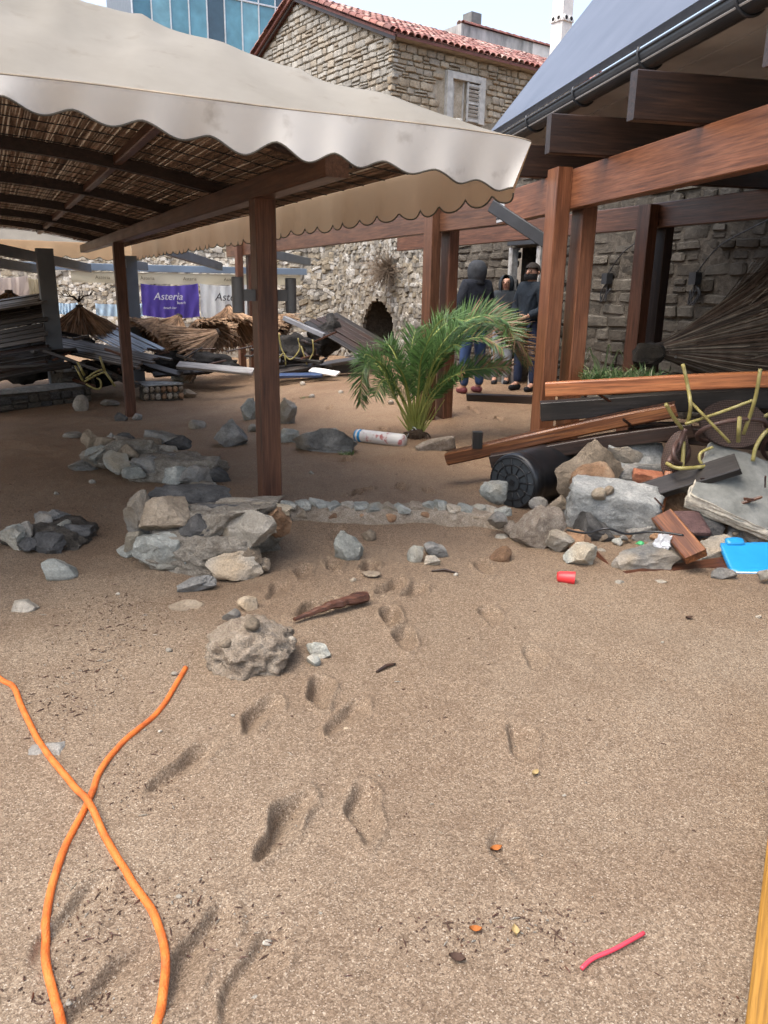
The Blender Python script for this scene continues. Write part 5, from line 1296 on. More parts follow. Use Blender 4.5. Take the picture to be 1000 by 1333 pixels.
cane(ct, 'leg', [A_(963, 543, 4.8), A_(961, 575, 4.85)], .014)
cane(ct, 'stretcher', [A_(897, 521, 4.97), A_(925, 550, 4.9), A_(950, 576, 4.9)], .010)
cane(ct, 'stretcher', [A_(892, 552, 4.95), A_(940, 536, 4.95), A_(980, 521, 4.92)], .010)
cane(ct, 'arm', [A_(892, 558), A_(884, 580), A_(870, 602, 4.9)], .018, 'cane_brown')
cane(ct, 'arm', [A_(868, 603, 4.9), A_(880, 609, 4.82), A_(900, 609, 4.8), A_(920, 607, 4.85)], .0125)
cane(ct, 'back_hoop', [A_(890, 575, 5.02), A_(889, 600, 4.98), A_(887, 622, 4.95)], .014)
cane(ct, 'back_hoop', [A_(928, 582, 4.95), A_(912, 590, 4.92), A_(913, 603, 4.9), A_(928, 608, 4.9)], .010)
c2 = thing('wicker_chair', 'second wicker chair mostly hidden behind the great slab', 'chair', atY(995, 600, 5.0))
cane(c2, 'back_hoop', [A_(1025, 552, 4.95), A_(1000, 560, 4.9), A_(985, 580, 4.9), A_(980, 600, 4.9)], .013)
cane(c2, 'arm', [A_(975, 552, 5.15), A_(1000, 540, 5.1), A_(1030, 530, 5.1)], .014)
cane(c2, 'leg', [A_(985, 568, 5.2), A_(1010, 556, 5.2), A_(1030, 550, 5.2)], .014)
wicker_disc(c2, A_(1035, 570, 5.2), (1, 0, 0), (0, .5, 1), .22, .2)
c3 = thing('cane_chair', 'yellow cane chair on its side in front of the slanted deck panel', 'chair', atY(118, 500, 11.6))
B_ = lambda x, y, Y=11.6: atY(x, y, Y)
for pts_, nm in (([(98, 476), (108, 496)], 'leg'), ([(101, 471), (110, 489)], 'leg'), ([(130, 464), (137, 484)], 'leg'), ([(137, 484), (150, 503)], 'leg'), ([(110, 497), (124, 489), (137, 484)], 'seat_rail'), ([(112, 493), (125, 484), (134, 481)], 'seat_rail'), ([(112, 500), (124, 506), (131, 505), (131, 496), (126, 492)], 'back_hoop')):
    cane(c3, nm, [B_(*p) for p in pts_], .018 if nm == 'leg' else .014)
c4 = thing('cane_chair', 'bent cane chair frames tangled in the dark wreckage behind the near post', 'chair', atY(382, 475, 14))
B_ = lambda x, y, Y=13.7: atY(x, y, Y)
for pts_ in ([(363, 434), (367, 455), (378, 468), (390, 455), (388, 440)], [(407, 442), (408, 458), (402, 470)], [(362, 468), (370, 460), (372, 476)], [(392, 450), (400, 475)]):
    cane(c4, 'frame_hoop', [B_(*p) for p in pts_], .013)
# ------------------------------------------------------------------ uprooted palm
def catmull(P, n=8):
    P = [Vector(p) for p in P]; Q_ = []
    for i in range(len(P)-1):
        p0 = P[max(i-1, 0)]; p1, p2 = P[i], P[i+1]; p3 = P[min(i+2, len(P)-1)]
        for k in range(n):
            u = k/n; Q_.append(.5*((2*p1)+(p2-p0)*u+(2*p0-5*p1+4*p2-p3)*u*u+(3*p1-p0-3*p2+p3)*u**3))
    Q_.append(P[-1]); return Q_
def leafmat(name, a, b_, tr=.25):
    q = NT(name); v = q.coord(rnd=False); c = q.ramp(q.noise(v, 6, 4), [(.3, a), (.7, b_)]); q.done(c, .42, .4)
    t = q.n('ShaderNodeBsdfTranslucent'); q.l(c, t.inputs[0]); mx = q.n('ShaderNodeMixShader'); mx.inputs[0].default_value = tr
    q.l(q.b.outputs[0], mx.inputs[1]); q.l(t.outputs[0], mx.inputs[2]); q.l(mx.outputs[0], q.out.inputs[0]); return q.m
leafmat('palm_green', (.08, .17, .045), (.15, .26, .085), .38); leafmat('palm_deep', (.045, .10, .032), (.08, .155, .05), .38); leafmat('palm_brown', (.16, .09, .045), (.26, .16, .08), .15); leafmat('palm_stem', (.24, .27, .06), (.36, .38, .12), .1)
pr_ = g(541, 570); pr_.z = sand_z(pr_.x, pr_.y); PY = pr_.y
palm = thing('palm_plant', 'uprooted young palm with arching green fronds standing on the sand', 'palm', pr_)
FR = [ # pixel path, depth change at the tip, twist, leaflet length, tip brown
 ([(545, 556), (560, 500), (588, 448), (628, 420), (664, 432), (692, 470)], -.15, .9, .27, 1),
 ([(543, 556), (556, 500), (580, 445), (612, 415), (648, 412), (680, 440)], .25, 1.1, .25, .8),
 ([(541, 556), (546, 490), (556, 450), (580, 422), (606, 416)], .35, .5, .24, 0),
 ([(538, 556), (520, 512), (500, 476), (482, 470), (472, 488), (469, 525)], -.2, -.8, .20, .2),
 ([(538, 556), (516, 520), (497, 482), (478, 466), (466, 470)], .3, -1.0, .20, 0),
 ([(539, 556), (528, 505), (519, 470), (508, 450), (498, 448)], -.3, -.4, .22, 0),
 ([(540, 556), (538, 500), (536, 455), (541, 430)], .2, .2, .22, 0),
 ([(543, 556), (565, 520), (596, 488), (630, 474), (664, 478)], .1, 1.2, .18, 1),
 ([(538, 556), (528, 525), (512, 498), (498, 496), (488, 516)], -.4, -.9, .18, 0),
 ([(541, 556), (552, 510), (566, 472), (588, 450), (602, 452)], -.5, .8, .22, 0),
 ([(540, 556), (545, 505), (548, 470), (556, 448)], -.6, .3, .22, 0),
 ([(540, 556), (532, 512), (524, 486), (512, 470)], -.6, -.5, .20, 0),
 ([(541, 556), (556, 505), (575, 470), (600, 446), (630, 440), (655, 455)], -.45, .7, .24, .7),
 ([(540, 556), (549, 500), (560, 460), (572, 436)], .6, .9, .22, 0),
 ([(541, 556), (560, 515), (580, 495), (604, 484)], -.6, 1.0, .18, .3)]
fr_ = random.Random(14)
FR += [([(x+(x-541)*.10*fr_.uniform(-1, 1)+fr_.uniform(-7, 7)*(i/len(pp)), y+fr_.uniform(-9, 12)*(i/len(pp))) for i, (x, y) in enumerate(pp)], -dY_+fr_.uniform(-.2, .2), tw+fr_.uniform(-.5, .5), ll*.95, br_*.6) for (pp, dY_, tw, ll, br_) in FR[:3]+[FR[4], FR[5], FR[7]]]
for k, (pp, dY_, tw, ll, br_) in enumerate(FR):
    P = [atY(x, y, PY+dY_*(i/(len(pp)-1))**1.2) for i, (x, y) in enumerate(pp)]; C_ = catmull(P, 12); n = len(C_)
    b = MB(); b.cur = 3; b.tube(C_, [.014*(1-.85*i/(n-1)) for i in range(n)], 6)
    L = sum((C_[i+1]-C_[i]).length for i in range(n-1)); acc = 0; m_ = 0; sp_ = .0125
    i0_ = int(n*.26)
    pos = []; 
    for i in range(i0_, n-1):
        seg_ = C_[i+1]-C_[i]; sl_ = seg_.length; u = 0
        while acc < sl_: pos.append((C_[i]+seg_*(acc/sl_), seg_.normalized(), (i+acc/sl_)/(n-1))); acc += sp_
        acc -= sl_
    for (p, t_, f) in pos:
        N_ = Vector((0, 0, 1))-t_*t_.z
        if N_.length < .05: N_ = Vector((0, -1, 0))
        N_.normalize(); N_ = Matrix.Rotation(tw, 3, t_) @ N_; sd_ = t_.cross(N_)
        fl = (f-.26)/.74; ln = ll*(.55+1.2*fl*(1-fl)*1.4)*(1 if fl < .9 else .7)
        for sg in (-1, 1):
            d = (sd_*sg*fr_.uniform(.7, 1.0)+N_*fr_.uniform(.0, .8)+t_*fr_.uniform(.7, 1.25)).normalized()
            l_ = ln*fr_.uniform(.9, 1.35); w_ = .0062; q1 = p+d*l_*.5; dr2 = Vector((0, 0, -l_*fr_.uniform(.0, .18))); q2 = p+d*l_+dr2
            sv = d.cross(N_).normalized()*w_
            b.cur = 2 if fr_.random() < br_*max(0, fl-.35)*1.5 else (1 if fr_.random() < .45 else 0)
            b.add([p-sv*.5, p+sv*.5, q1+sv, q1-sv, q2], [(0, 1, 2, 3), (3, 2, 4)])
    b.build('frond', [MAT['palm_green'], MAT['palm_deep'], MAT['palm_brown'], MAT['palm_stem']], palm)
b = MB()      # yellow-green stubs and spear leaves at the crown
for k in range(34):
    a = fr_.uniform(0, 2*pi); x = fr_.gauss(0, .07); p1 = pr_+Vector((x*1.6, fr_.uniform(-.12, .12), fr_.uniform(.2, .48))); b.tube([pr_+Vector((x*.3, 0, .03)), pr_.lerp(p1, .5)+Vector((x*.2, 0, .02)), p1], [.011, .008, .003], 5)
o = b.build('crown_stubs', MAT['palm_stem'], palm); o['kind'] = 'stuff'
link('root_ball', rock_mesh(.20, .18, .16, 3, 'root_soil' if stone('root_soil', (.05, .03, .018), (.10, .065, .04), (.17, .12, .08), 16, 1.2) else '', 4, 3, .2), palm, pr_+Vector((0, 0, .03)))
b = MB()
for k in range(40):
    a = fr_.uniform(0, 2*pi); d = Vector((cos(a), sin(a)*.8, 0)); b.tube([pr_+d*.06+Vector((0, 0, .06)), pr_+d*.13+Vector((0, 0, .05)), pr_+d*.18+Vector((0, 0, -.01))], [.005, .004, .002], 4)
o = b.build('roots', MAT['root_soil'], palm); o['kind'] = 'stuff'
# white band tied round the stem
b = MB(); b.tube([pr_+Vector((.035*cos(a), .035*sin(a), .10+.02*sin(a*2))) for a in np.linspace(0, 2*pi, 20)], .006, 5); b.tube([pr_+Vector((-.03, -.03, .10)), pr_+Vector((-.08, -.05, .05)), pr_+Vector((-.10, -.06, 0))], .004, 5); b.build('tie', MAT['banner_white'], palm, True)

# ------------------------------------------------------------------ other plants
def grass_tuft(name, label, c, rx, ry, n, hmin, hmax, mats, seed, lean=.6, cat='plant'):
    r_ = random.Random(seed); b = MB()
    for k in range(n):
        a = r_.uniform(0, 2*pi); q_ = math.sqrt(r_.random()); p = Vector(c)+Vector((rx*q_*cos(a), ry*q_*sin(a), 0)); h = r_.uniform(hmin, hmax)
        d = Vector((r_.gauss(0, lean), r_.gauss(0, lean), 1)).normalized(); w = r_.uniform(.004, .008); s_ = Vector((cos(a*7), sin(a*7), 0))*w
        m1 = p+d*h*.55; m2 = p+d*h+Vector((r_.gauss(0, .3), r_.gauss(0, .3), -.35))*h*.5
        b.cur = r_.randrange(len(mats)); b.add([p-s_, p+s_, m1+s_*.8, m1-s_*.8, m2], [(0, 1, 2, 3), (3, 2, 4)])
    return tag(b.build(name, [MAT[q] for q in mats]), label, cat)
leafmat('weed_green', (.06, .11, .035), (.13, .20, .07)); leafmat('weed_pale', (.15, .19, .09), (.26, .29, .15))
grass_tuft('uprooted_weeds', 'tangle of green weeds piled at the hub of the big dry parasol', atY(812, 497, 6.15), .32, .2, 900, .06, .2, ['weed_green', 'weed_pale', 'palm_deep'], 5, 1.0)
grass_tuft('sand_weed', 'tiny green weed growing beside the long flat-topped boulder', gs(452, 592), .07, .05, 60, .03, .07, ['weed_green', 'weed_pale'], 6, 1.0)
grass_tuft('sand_weed', 'tiny yellowish weed on the sand before the dark wreckage', gs(398, 520), .08, .06, 40, .03, .08, ['weed_pale', 'palm_brown'], 7, 1.0)
st_ = thing('strap_plant', 'small strap-leaved plant arching against the dark wall beside the paired posts', 'plant', atY(782, 495, 6.5))
for (x0, x1, xt, yt, ye) in [(785, 772, 762, 452, 482), (785, 790, 796, 448, 470), (786, 800, 812, 455, 475), (783, 778, 760, 462, 488)]:
    pts_ = catmull([atY(x0, 495, 6.5), atY(x1, (yt+495)/2-8, 6.5), atY((x1+xt)/2, yt, 6.45), atY(xt, (yt+ye)/2+4, 6.4), atY(xt-2, ye+6, 6.4)], 6)
    b = MB(); b.grid([[p-Vector((.012*(1-i/len(pts_)), .006, 0)), p+Vector((.012*(1-i/len(pts_)), .006, 0))] for i, p in enumerate(pts_)]); b.build('leaf', MAT['weed_pale'], st_, True)
# dry shrub rooted in the wall above the arch
us = wall_u(512); ps = W0+WU*us; cs_ = up(ps+Wn*.12, atY(512, 352, ps.y).z)
b = MB(); r_ = random.Random(6)
for k in range(420):
    a = r_.uniform(0, 2*pi); d = (Vector((r_.gauss(0, 1), r_.gauss(0, 1), r_.gauss(.1, .9))).normalized()+Wn*.55).normalized(); L = r_.uniform(.2, .62)
    m1 = cs_+d*L*.5+Vector((r_.gauss(0, .04), r_.gauss(0, .04), r_.gauss(0, .04))); b.tube([cs_, m1, m1+(d+Vector((r_.gauss(0, .5), r_.gauss(0, .5), r_.gauss(-.15, .5))))*L*.5], [.006, .005, .002], 3, caps=False)
flatwood('dry_twig', (.16, .12, .085)); tag(b.build('wall_shrub', MAT['dry_twig']), 'dry leafless shrub growing out of the old wall above the arch niche', 'shrub')

# ------------------------------------------------------------------ people under the pavilion
def cloth_mat(name, c, rough=.8):
    q = NT(name); v = q.coord(rnd=False); n = q.noise(v, 5, 4); q.bump(q.noise(v, 9, 4, .6), .5, .03); q.done(q.ramp(n, [(.3, tuple(x*.65 for x in c)), (.7, tuple(x*1.3 for x in c))]), rough, .3); return q.m
for nm, c in (('navy_cloth', (.009, .012, .019)), ('slate_cloth', (.022, .028, .034)), ('blue_cloth', (.012, .019, .028)), ('denim', (.028, .055, .135)), ('dark_denim', (.015, .024, .055)), ('grey_denim', (.22, .24, .26)), ('shoe_red', (.13, .035, .04)), ('shoe_dark', (.012, .012, .014)), ('hair_grey', (.03, .034, .04)), ('hair_dark', (.02, .015, .012)), ('mask_black', (.008, .008, .009)), ('strap_white', (.45, .46, .48))): cloth_mat(nm, c)
plain('skin', (.40, .22, .15), .55, .15, 10)
def skinned(name, V_, E_2, Rr, mat, parent, M, root=0, sub=2):
    me = bpy.data.meshes.new(name); me.from_pydata([M @ Vector(v) for v in V_], E_2, [])
    o = bpy.data.objects.new(name, me); COL.objects.link(o)
    md = o.modifiers.new('skin', 'SKIN'); md.use_smooth_shade = True
    for i, r in enumerate(Rr): me.skin_vertices[0].data[i].radius = (r if hasattr(r, '__len__') else (r, r))
    for i in range(len(V_)): me.skin_vertices[0].data[i].use_root = (i == root)
    sb = o.modifiers.new('sub', 'SUBSURF'); sb.levels = sub; sb.render_levels = sub
    dg = bpy.context.evaluated_depsgraph_get(); dg.update()
    m2 = bpy.data.meshes.new_from_object(o.evaluated_get(dg)); bpy.data.objects.remove(o)
    m2.materials.clear(); m2.materials.append(MAT[mat])
    off = origin_of(parent); m2.transform(Matrix.Translation(-off)); m2.polygons.foreach_set('use_smooth', [True]*len(m2.polygons))
    return link(name, m2, parent)
def person(label, foot, heading, height, jacket, trousers, shoe, hair, elbows, wrists, legs=((-.10, 0), (.10, 0)), hood=False, mask=False, headturn=0.0):
    k = height/1.75; t = thing('person', label, 'person', foot)
    M = Matrix.Translation(foot) @ Matrix.Rotation(-heading, 4, 'Z') @ Matrix.Scale(k, 4)      # local +Y is where the person faces
    (lx, ly), (rx, ry) = legs
    V_ = [(0, 0, .95), (0, 0, 1.12), (0, .01, 1.32), (0, -.005, 1.46), (0, .0, 1.53), (0, .02, 1.61), (0, .015, 1.71),
          (-.165, 0, 1.435), elbows[0], wrists[0], (.165, 0, 1.435), elbows[1], wrists[1],
          (-.09, 0, .90), (lx, ly*.5+.02, .50), (lx, ly, .10), (lx-.01, ly+.13, .045), (.09, 0, .90), (rx, ry*.5+.02, .50), (rx, ry, .10), (rx+.01, ry+.13, .045)]
    E_2 = [(0, 1), (1, 2), (2, 3), (3, 4), (4, 5), (5, 6), (2, 7), (7, 8), (8, 9), (2, 10), (10, 11), (11, 12), (0, 13), (13, 14), (14, 15), (15, 16), (0, 17), (17, 18), (18, 19), (19, 20)]
    Rr = [(.13, .10), (.13, .10), (.15, .105), (.065, .06), (.062, .065), (.086, .105), (.080, .098), .06, .045, .033, .06, .045, .033, .085, .058, .042, .035, .085, .058, .042, .035]
    bd = skinned('body', V_, E_2, Rr, 'skin', t, M)
    # hands, nose, ears joined into the body mesh
    b = MB()
    for w, e in zip(wrists, elbows):
        w, e = Vector(w), Vector(e); d = (w-e).normalized(); s_ = d.cross(Vector((0, 1, .2))).normalized(); nn = s_.cross(d)
        b.tube([M @ w, M @ (w+d*.05), M @ (w+d*.095)], [.030*k, .038*k, .034*k], 8, flat=.6)
        for f_, (o_, ln) in enumerate(((-.027, .065), (-.009, .078), (.009, .074), (.027, .058))):
            p0 = w+d*.085+s_*o_; b.tube([M @ p0, M @ (p0+d*ln*.5+nn*.004), M @ (p0+d*ln+nn*.022)], [.009*k, .0085*k, .007*k], 6)
        p0 = w+d*.03+s_*.03; b.tube([M @ p0, M @ (p0+d*.03+s_*.022), M @ (p0+d*.06+s_*.026+nn*.01)], [.011*k, .010*k, .008*k], 6)
    HT = Matrix.Rotation(headturn, 3, 'Z'); hd = lambda x, y, z: M @ (Vector((0, .015, 1.62))+HT @ Vector((x*1.14, y*1.14, (z-1.635)*1.1)))
    b.tube([hd(0, .085, 1.665), hd(0, .112, 1.632), hd(0, .095, 1.618)], [.010*k, .018*k, .012*k], 8)
    for sx in (-1, 1): b.tube([hd(.082*sx, -.005, 1.665), hd(.090*sx, -.012, 1.645), hd(.080*sx, -.005, 1.615)], [.014*k, .018*k, .010*k], 6, flat=.6)
    off = origin_of(t); vv = [v.co[:] for v in bd.data.vertices]; ff = [tuple(p.vertices) for p in bd.data.polygons]; b2 = MB(); b2.add(vv, ff); b2.add([Vector(v)-off for v in b.v], b.f)
    bd.data = b2.mesh('body', MAT['skin'], True)
    for sx in (-1, 1):
        b = MB(); b.tube([hd(.035*sx, .082, 1.652), hd(.035*sx, .096, 1.652)], .011*k, 8); b.build('eye', MAT['mask_black'], bd)
        b = MB(); b.tube([hd(.018*sx, .098, 1.672), hd(.052*sx, .086, 1.672)], .006*k, 6); b.build('eyebrow', MAT['hair_dark'], bd)
    b = MB(); b.tube([hd(-.024, .098, 1.585), hd(0, .104, 1.583), hd(.024, .098, 1.585)], [.004*k, .008*k, .004*k], 6); b.build('mouth', MAT['shoe_red'], bd)
    # clothes
    JV = [(0, 0, .80), (0, 0, 1.0), (0, 0, 1.15), (0, .01, 1.36), (0, -.005, 1.50), V_[7], elbows[0], tuple(Vector(wrists[0])*.97+Vector(elbows[0])*.03), V_[10], elbows[1], tuple(Vector(wrists[1])*.97+Vector(elbows[1])*.03)]
    skinned('jacket', JV, [(0, 1), (1, 2), (2, 3), (3, 4), (3, 5), (5, 6), (6, 7), (3, 8), (8, 9), (9, 10)], [(.205, .165), (.215, .17), (.20, .165), (.20, .165), (.105, .105), .105, .085, .062, .105, .085, .062], jacket, t, M, 2)
    skinned('trousers', [(0, 0, .96), V_[13], V_[14], (lx, ly, .09), V_[17], V_[18], (rx, ry, .09)], [(0, 1), (1, 2), (2, 3), (0, 4), (4, 5), (5, 6)], [(.15, .12), .105, .080, .066, .105, .080, .066], trousers, t, M)
    for (x, y) in legs:
        skinned('shoe', [(x, y-.05, .05), (x, y+.05, .045), (x, y+.17, .035)], [(0, 1), (1, 2)], [.05, .05, .04], shoe, t, M, 1)
    if hood:
        b = MB(); P = []
        for i in range(13):
            ph = pi*i/12; row = []
            for j in range(25):
                a = rad(35)+(2*pi-rad(70))*j/24
                r_ = .112*sin(ph)**.75+(.035 if i > 9 else 0); row.append(hd(sin(a)*r_*1.0, cos(a)*r_*1.1-.01, 1.625+(.135 if i < 7 else .16)*cos(ph)))
            P.append(row)
        b.grid(P); P2 = [[p+(hd(0, .0, 1.635)-p)*.10 for p in reversed(r)] for r in P]; b.grid(P2); b.build('hood', MAT[hair], t, True)
    else:
        b = MB(); P = []
        for i in range(9):
            ph = rad(112)*i/8; row = []
            for j in range(25):
                a = 2*pi*j/24; lim = 1 if cos(a) < .25 else .62; p_ = ph*lim; row.append(hd(sin(a)*.094*sin(p_), cos(a)*.104*sin(p_)-.006, 1.665+.105*cos(p_)))
            P.append(row)
        b.grid(P); b.build('hair', MAT[hair], t, True)
    if mask:
        b = MB(); P = []
        for i in range(6):
            z = 1.555+.075*i/5; P.append([hd(sin(a)*.088, cos(a)*(.108+.012*sin(pi*i/5)), z) for a in np.linspace(-1.35, 1.35, 17)])
        b.grid(P); b.build('face_mask', MAT['mask_black'], t, True)
    return t
def fp(px, py): p = g(px, py); p.z = sand_z(p.x, p.y)-.0; return p
pA_, pB_, pC_ = fp(614, 512), fp(652, 499), fp(684, 509)
person('person in dark navy hooded jacket and blue jeans with red shoes', pA_, rad(-28), 1.82, 'navy_cloth', 'denim', 'shoe_red', 'hair_grey', ((-.25, .02, 1.13), (.25, .02, 1.13)), ((-.22, .14, .92), (.22, .16, .92)), ((-.13, 0), (.13, .02)), hood=True)
person('person in slate rain jacket with hood up and pale grey trousers', pB_, rad(195), 1.70, 'slate_cloth', 'grey_denim', 'shoe_dark', 'slate_cloth', ((-.24, .06, 1.14), (.24, .05, 1.14)), ((-.08, .22, 1.08), (.08, .22, 1.06)), ((-.09, .0), (.10, .05)), hood=True)
tC_ = person('person with short dark hair and black face mask in dark blue jacket and jeans', pC_, rad(232), 1.82, 'blue_cloth', 'dark_denim', 'shoe_dark', 'hair_dark', ((-.26, .02, 1.13), (.27, .0, 1.13)), ((-.14, .22, 1.05), (.17, .18, .98)), ((-.13, .0), (.13, .04)), mask=True, headturn=.15)

# ------------------------------------------------------------------ rope, litter and small finds
q = NT('rope_orange'); v = q.coord(rnd=False); q.bump(q.vor(v, 220, 'Distance'), .6, .003); q.done(q.ramp(q.noise(v, 18, 4), [(.3, (.42, .085, .014)), (.5, (.60, .13, .016)), (.7, (.66, .17, .03))]), .7)
rp = [(-420, 800), (-260, 815), (-130, 835), (-40, 860), (0, 885), (18, 896), (29, 922), (49, 962), (71, 994), (96, 1025), (117, 1054), (134, 1083), (154, 1118), (178, 1156), (198, 1185), (211, 1221), (216, 1252), (214, 1287), (206, 1333), (190, 1372), (150, 1392), (108, 1372), (82, 1333), (69, 1292), (60, 1252), (59, 1207), (67, 1154), (85, 1100), (107, 1060), (120, 1034), (129, 1009), (151, 978), (182, 949), (214, 916), (242, 871)]
G0 = [g(x, y) for x, y in rp]; CR = catmull(G0, 12); P = []
for i, p in enumerate(CR):
    f = i/12.0; lift = .022*math.exp(-((f-10.0)/.8)**2); P.append(Vector((p.x, p.y, max(sand_z(p.x, p.y), sand_z(p.x, p.y+.01))+.003+.005*nz(f*1.3, 3)+lift)))
P = [P[0]]+[(P[i-1]+P[i]+P[i+1])/3 for i in range(1, len(P)-1)]+[P[-1]]
b = MB(); b.tube(P, .0105, 10); ro = b.build('rope', MAT['rope_orange'], None, True); tag(ro, 'bright orange rope looped and crossed over itself on the near sand', 'rope')
plain('red_plastic', (.62, .035, .04), .4, .2, 12); plain('pink_plastic', (.62, .05, .08), .45, .25, 12); plain('blue_plastic', (.02, .26, .56), .3, .15, 6); plain('white_plastic', (.68, .67, .64), .45, .15, 6, .2)
P = [gs(757, 1262, .010), gs(772, 1250, .010), gs(800, 1238, .010), gs(838, 1218, .010)]
b = MB(); b.tube(catmull(P, 6), .0052, 8); tag(b.build('plastic_straw', MAT['pink_plastic'], None, True), 'bent pinkish red straw lying on the near sand', 'straw')
ca, cb = gs(726, 757, .026), gs(748, 760, .026)
ct_ = thing('plastic_cup', 'small crushed red plastic cup on the sand before the rubble', 'cup', gs(736, 766))
b = MB(); b.tube([ca, ca.lerp(cb, .08), cb], [.026, .030, .037], 14, caps=False); b.tube([cb, ca.lerp(cb, .1)], [.034, .027], 14, caps=False); b.build('wall', MAT['red_plastic'], ct_, True)
b = MB(); b.tube([ca-Vector((.002, 0, 0)), ca+Vector((.003, 0, 0))], .026, 14); b.build('base', MAT['red_plastic'], ct_)
# blue lid
bl_ = thing('plastic_crate_cover', 'bright blue plastic lid with pale edge lying against the rubble', 'lid', atY(975, 748, 4.1))
pc_ = atY(985, 728, 4.25); Ml = frame(Vector((1, -.05, .05)), Vector((-.05, -.42, .9)))
me = rock_mesh(.36, .26, .035, 9, 'blue_plastic', 4, 0, .004, .96, 'panel'); link('panel', me, bl_, pc_, Ml)
b = MB(); b.tube([pc_+Ml @ Vector((-.165, -.118, .012)), pc_+Ml @ Vector((-.05, -.122, .012)), pc_+Ml @ Vector((.16, -.120, .012))], .006, 6); b.build('rim_edge', MAT['white_plastic'], bl_, True)
link('handle', rock_mesh(.11, .06, .05, 4, 'blue_plastic', 3, 0, .01, .8, 'handle'), bl_, pc_+Ml @ Vector((-.09, .13, .01)), Ml)
# white float with red marks and a blue end cap
fa_, fb_ = gs(466, 573, .055), gs(526, 582, .055); fl_ = thing('white_float', 'white cylindrical float with red smears and blue end beside the palm', 'float', gs(496, 584))
dfl = (fb_-fa_).normalized()
b = MB(); b.tube([fa_, fa_+dfl*.015, fb_-dfl*.02, fb_], [.060, .068, .066, .055], 20); q = NT('float_skin'); v = q.coord(rnd=False); q.done(q.mix(q.ramp(q.noise(v, 9, 5, .7), [(.58, (0, 0, 0)), (.64, (.85, .85, .85))]), (.66, .65, .62), (.45, .08, .08)), .5); b.build('body', MAT['float_skin'], fl_, True)
b = MB(); b.tube([fa_-dfl*.01, fa_+dfl*.07], [.064, .0705], 20); b.build('end_cap', MAT['blue_plastic'], fl_, True)
# black cable draped over the heap and orange leaves
b = MB(); b.tube(catmull([atY(738, 690, 4.35), atY(765, 694, 4.25), atY(790, 688, 4.2), atY(815, 695, 4.2), atY(850, 692, 4.2), atY(890, 697, 4.1)], 6), .007, 6); tag(b.build('black_cable', MAT['black_plastic'], None, True), 'black cable draped across the rubble heap', 'cable')
flatwood('leaf_orange', (.34, .12, .03)); flatwood('leaf_dark', (.06, .035, .025)); flatwood('leaf_tan', (.36, .27, .13))
for (x, y, s_, m_, lb) in [(646, 1102, .014, 'leaf_orange', 'curled orange leaf on the bare sand'), (897, 804, .016, 'leaf_dark', 'dark shrivelled leaf on the bare sand below the rubble'), (697, 1005, .013, 'leaf_tan', 'small tan leaf beside a footprint'), (619, 1214, .012, 'leaf_orange', 'orange leaf scrap among dark specks'), (671, 1215, .012, 'leaf_tan', 'yellowish leaf scrap among dark specks'), (595, 1251, .016, 'leaf_dark', 'dark round seed husk on the near sand')]:
    p = gs(x, y, .004); b = MB(); r_ = random.Random(x); a = r_.uniform(0, 6); u_ = Vector((cos(a), sin(a), 0)); w_ = Vector((-sin(a), cos(a), 0))
    b.grid([[p+u_*s_*1.3*f+w_*s_*.8*h_*(1-f*f)+Vector((0, 0, .008*(h_*h_)+.004*f*f)) for h_ in (-1, -.3, .3, 1)] for f in (-1, -.5, 0, .5, 1)]); tag(b.build('dry_leaf', MAT[m_], None, True), lb, 'leaf')
plain('green_plastic', (.05, .35, .12), .4); plain('foil', (.55, .56, .58), .4, .4, 20)
tag(link('wrapper', rock_mesh(.05, .04, .03, 3, 'green_plastic', 3, 8, .2, name='wrapper'), None, atY(833, 707, 4.15)), 'crumpled green wrapper caught in the rubble heap', 'wrapper')
tag(link('plastic_bag', rock_mesh(.12, .10, .14, 8, 'foil', 4, 16, .35, name='plastic_bag'), None, atY(862, 708, 4.25)), 'crumpled grey and white plastic bag caught in the rubble heap', 'bag')
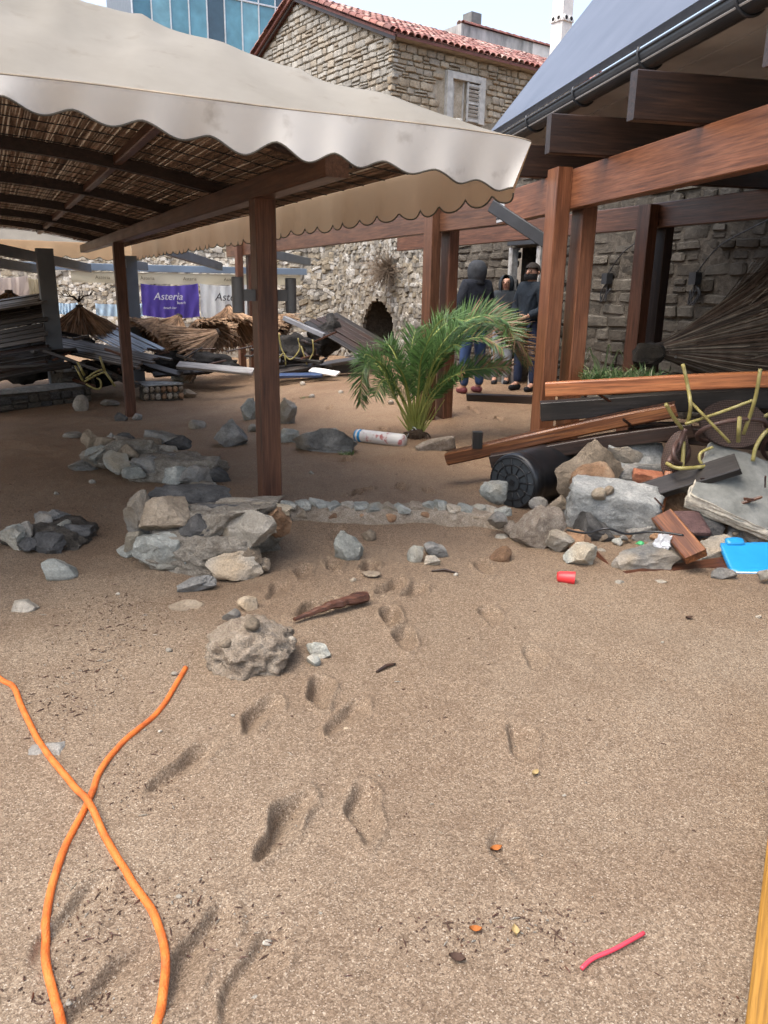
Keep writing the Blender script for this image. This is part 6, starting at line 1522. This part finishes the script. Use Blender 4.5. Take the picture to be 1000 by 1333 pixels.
# fine litter: specks of bark, weed and twig on the sand
r_ = random.Random(99); b = MB()
CL = [(170, 790, 60, 18, 130), (150, 830, 70, 25, 180), (110, 890, 60, 30, 110), (60, 930, 40, 30, 60), (180, 1020, 50, 40, 60), (110, 1180, 60, 60, 90), (240, 1165, 40, 20, 40), (300, 1210, 60, 40, 50), (600, 1220, 90, 25, 60), (680, 1200, 60, 20, 40), (100, 1300, 60, 20, 50), (730, 1240, 40, 30, 20), (470, 1000, 250, 140, 50), (700, 1000, 220, 200, 50), (400, 620, 300, 50, 80), (60, 660, 80, 30, 60), (960, 1310, 20, 15, 10), (620, 545, 70, 20, 60)]
for (cx, cy, sx, sy_, n) in CL:
    for k in range(int(n*1.5)):
        x = r_.gauss(cx, sx*.7); y = r_.gauss(cy, sy_*.7)
        if not (-20 < x < 1020 and 500 < y < 1345): continue
        p = gs(x, y, .002); s_ = r_.uniform(.002, .006); a = r_.uniform(0, 2*pi); L = s_*r_.choice((1, 1, 1.3, 1.6, 2.2, 5)); b.cur = r_.choice((0, 0, 0, 0, 1, 2))
        d = Vector((cos(a), sin(a), r_.uniform(-.05, .15))); b.tube([p-d*L*.5, p+Vector((r_.uniform(-.3, .3)*s_, r_.uniform(-.3, .3)*s_, .001)), p+d*L*.5], [s_*.2, s_*.5, s_*.25], 4)
o = b.build('beach_litter', [MAT['leaf_dark'], MAT['driftwood'], MAT['pale_rock']]); tag(o, 'specks of dark bark and twig strewn over the sand', 'litter', kind='stuff')
# cable bundles on the sheltered wall
for (px, py, lb) in [(797, 366, 'dark cable bundle hanging on the sheltered wall between the posts'), (912, 366, 'dark lamp fitting with loose cords on the sheltered wall above the dry parasol')]:
    u_ = wall_u(px); p = W0+WU*u_+Wn*.10; p = up(p, atY(px, py, p.y).z); t = thing('wall_fitting', lb, 'fitting', p)
    b = MB(); b.box(p+Vector((0, 0, .03)), (.10, .10, .14), frame(WU)); b.build('housing', MAT['dark_metal'], t)
    for k in range(4):
        rr = random.Random(k+px); b = MB(); b.tube(catmull([p+Vector((0, 0, -.02)), p+WU*rr.uniform(-.12, .12)+Vector((0, 0, -.15)), p+WU*rr.uniform(-.08, .08)+Vector((0, 0, -.27)), p+WU*rr.uniform(-.1, .1)+Vector((0, 0, -.10))], 6), .008, 5); b.build('cord', MAT['dark_metal'], t, True)
    b = MB(); b.tube(catmull([p+Vector((0, 0, .08)), p-WU*.3+Vector((0, 0, .38)), p-WU*.9+Vector((0, 0, .62))], 8), .008, 5); b.build('supply_cord', MAT['dark_metal'], t, True)
p = W0+WU*(door_c)+Wn*.12
o = timber('sign_box', up(p-WU*.36, 2.28), up(p+WU*.36, 2.28), .12, .22, MAT['dark_metal']); tag(o, 'dark box panel fixed over the doorway behind the people', 'panel')
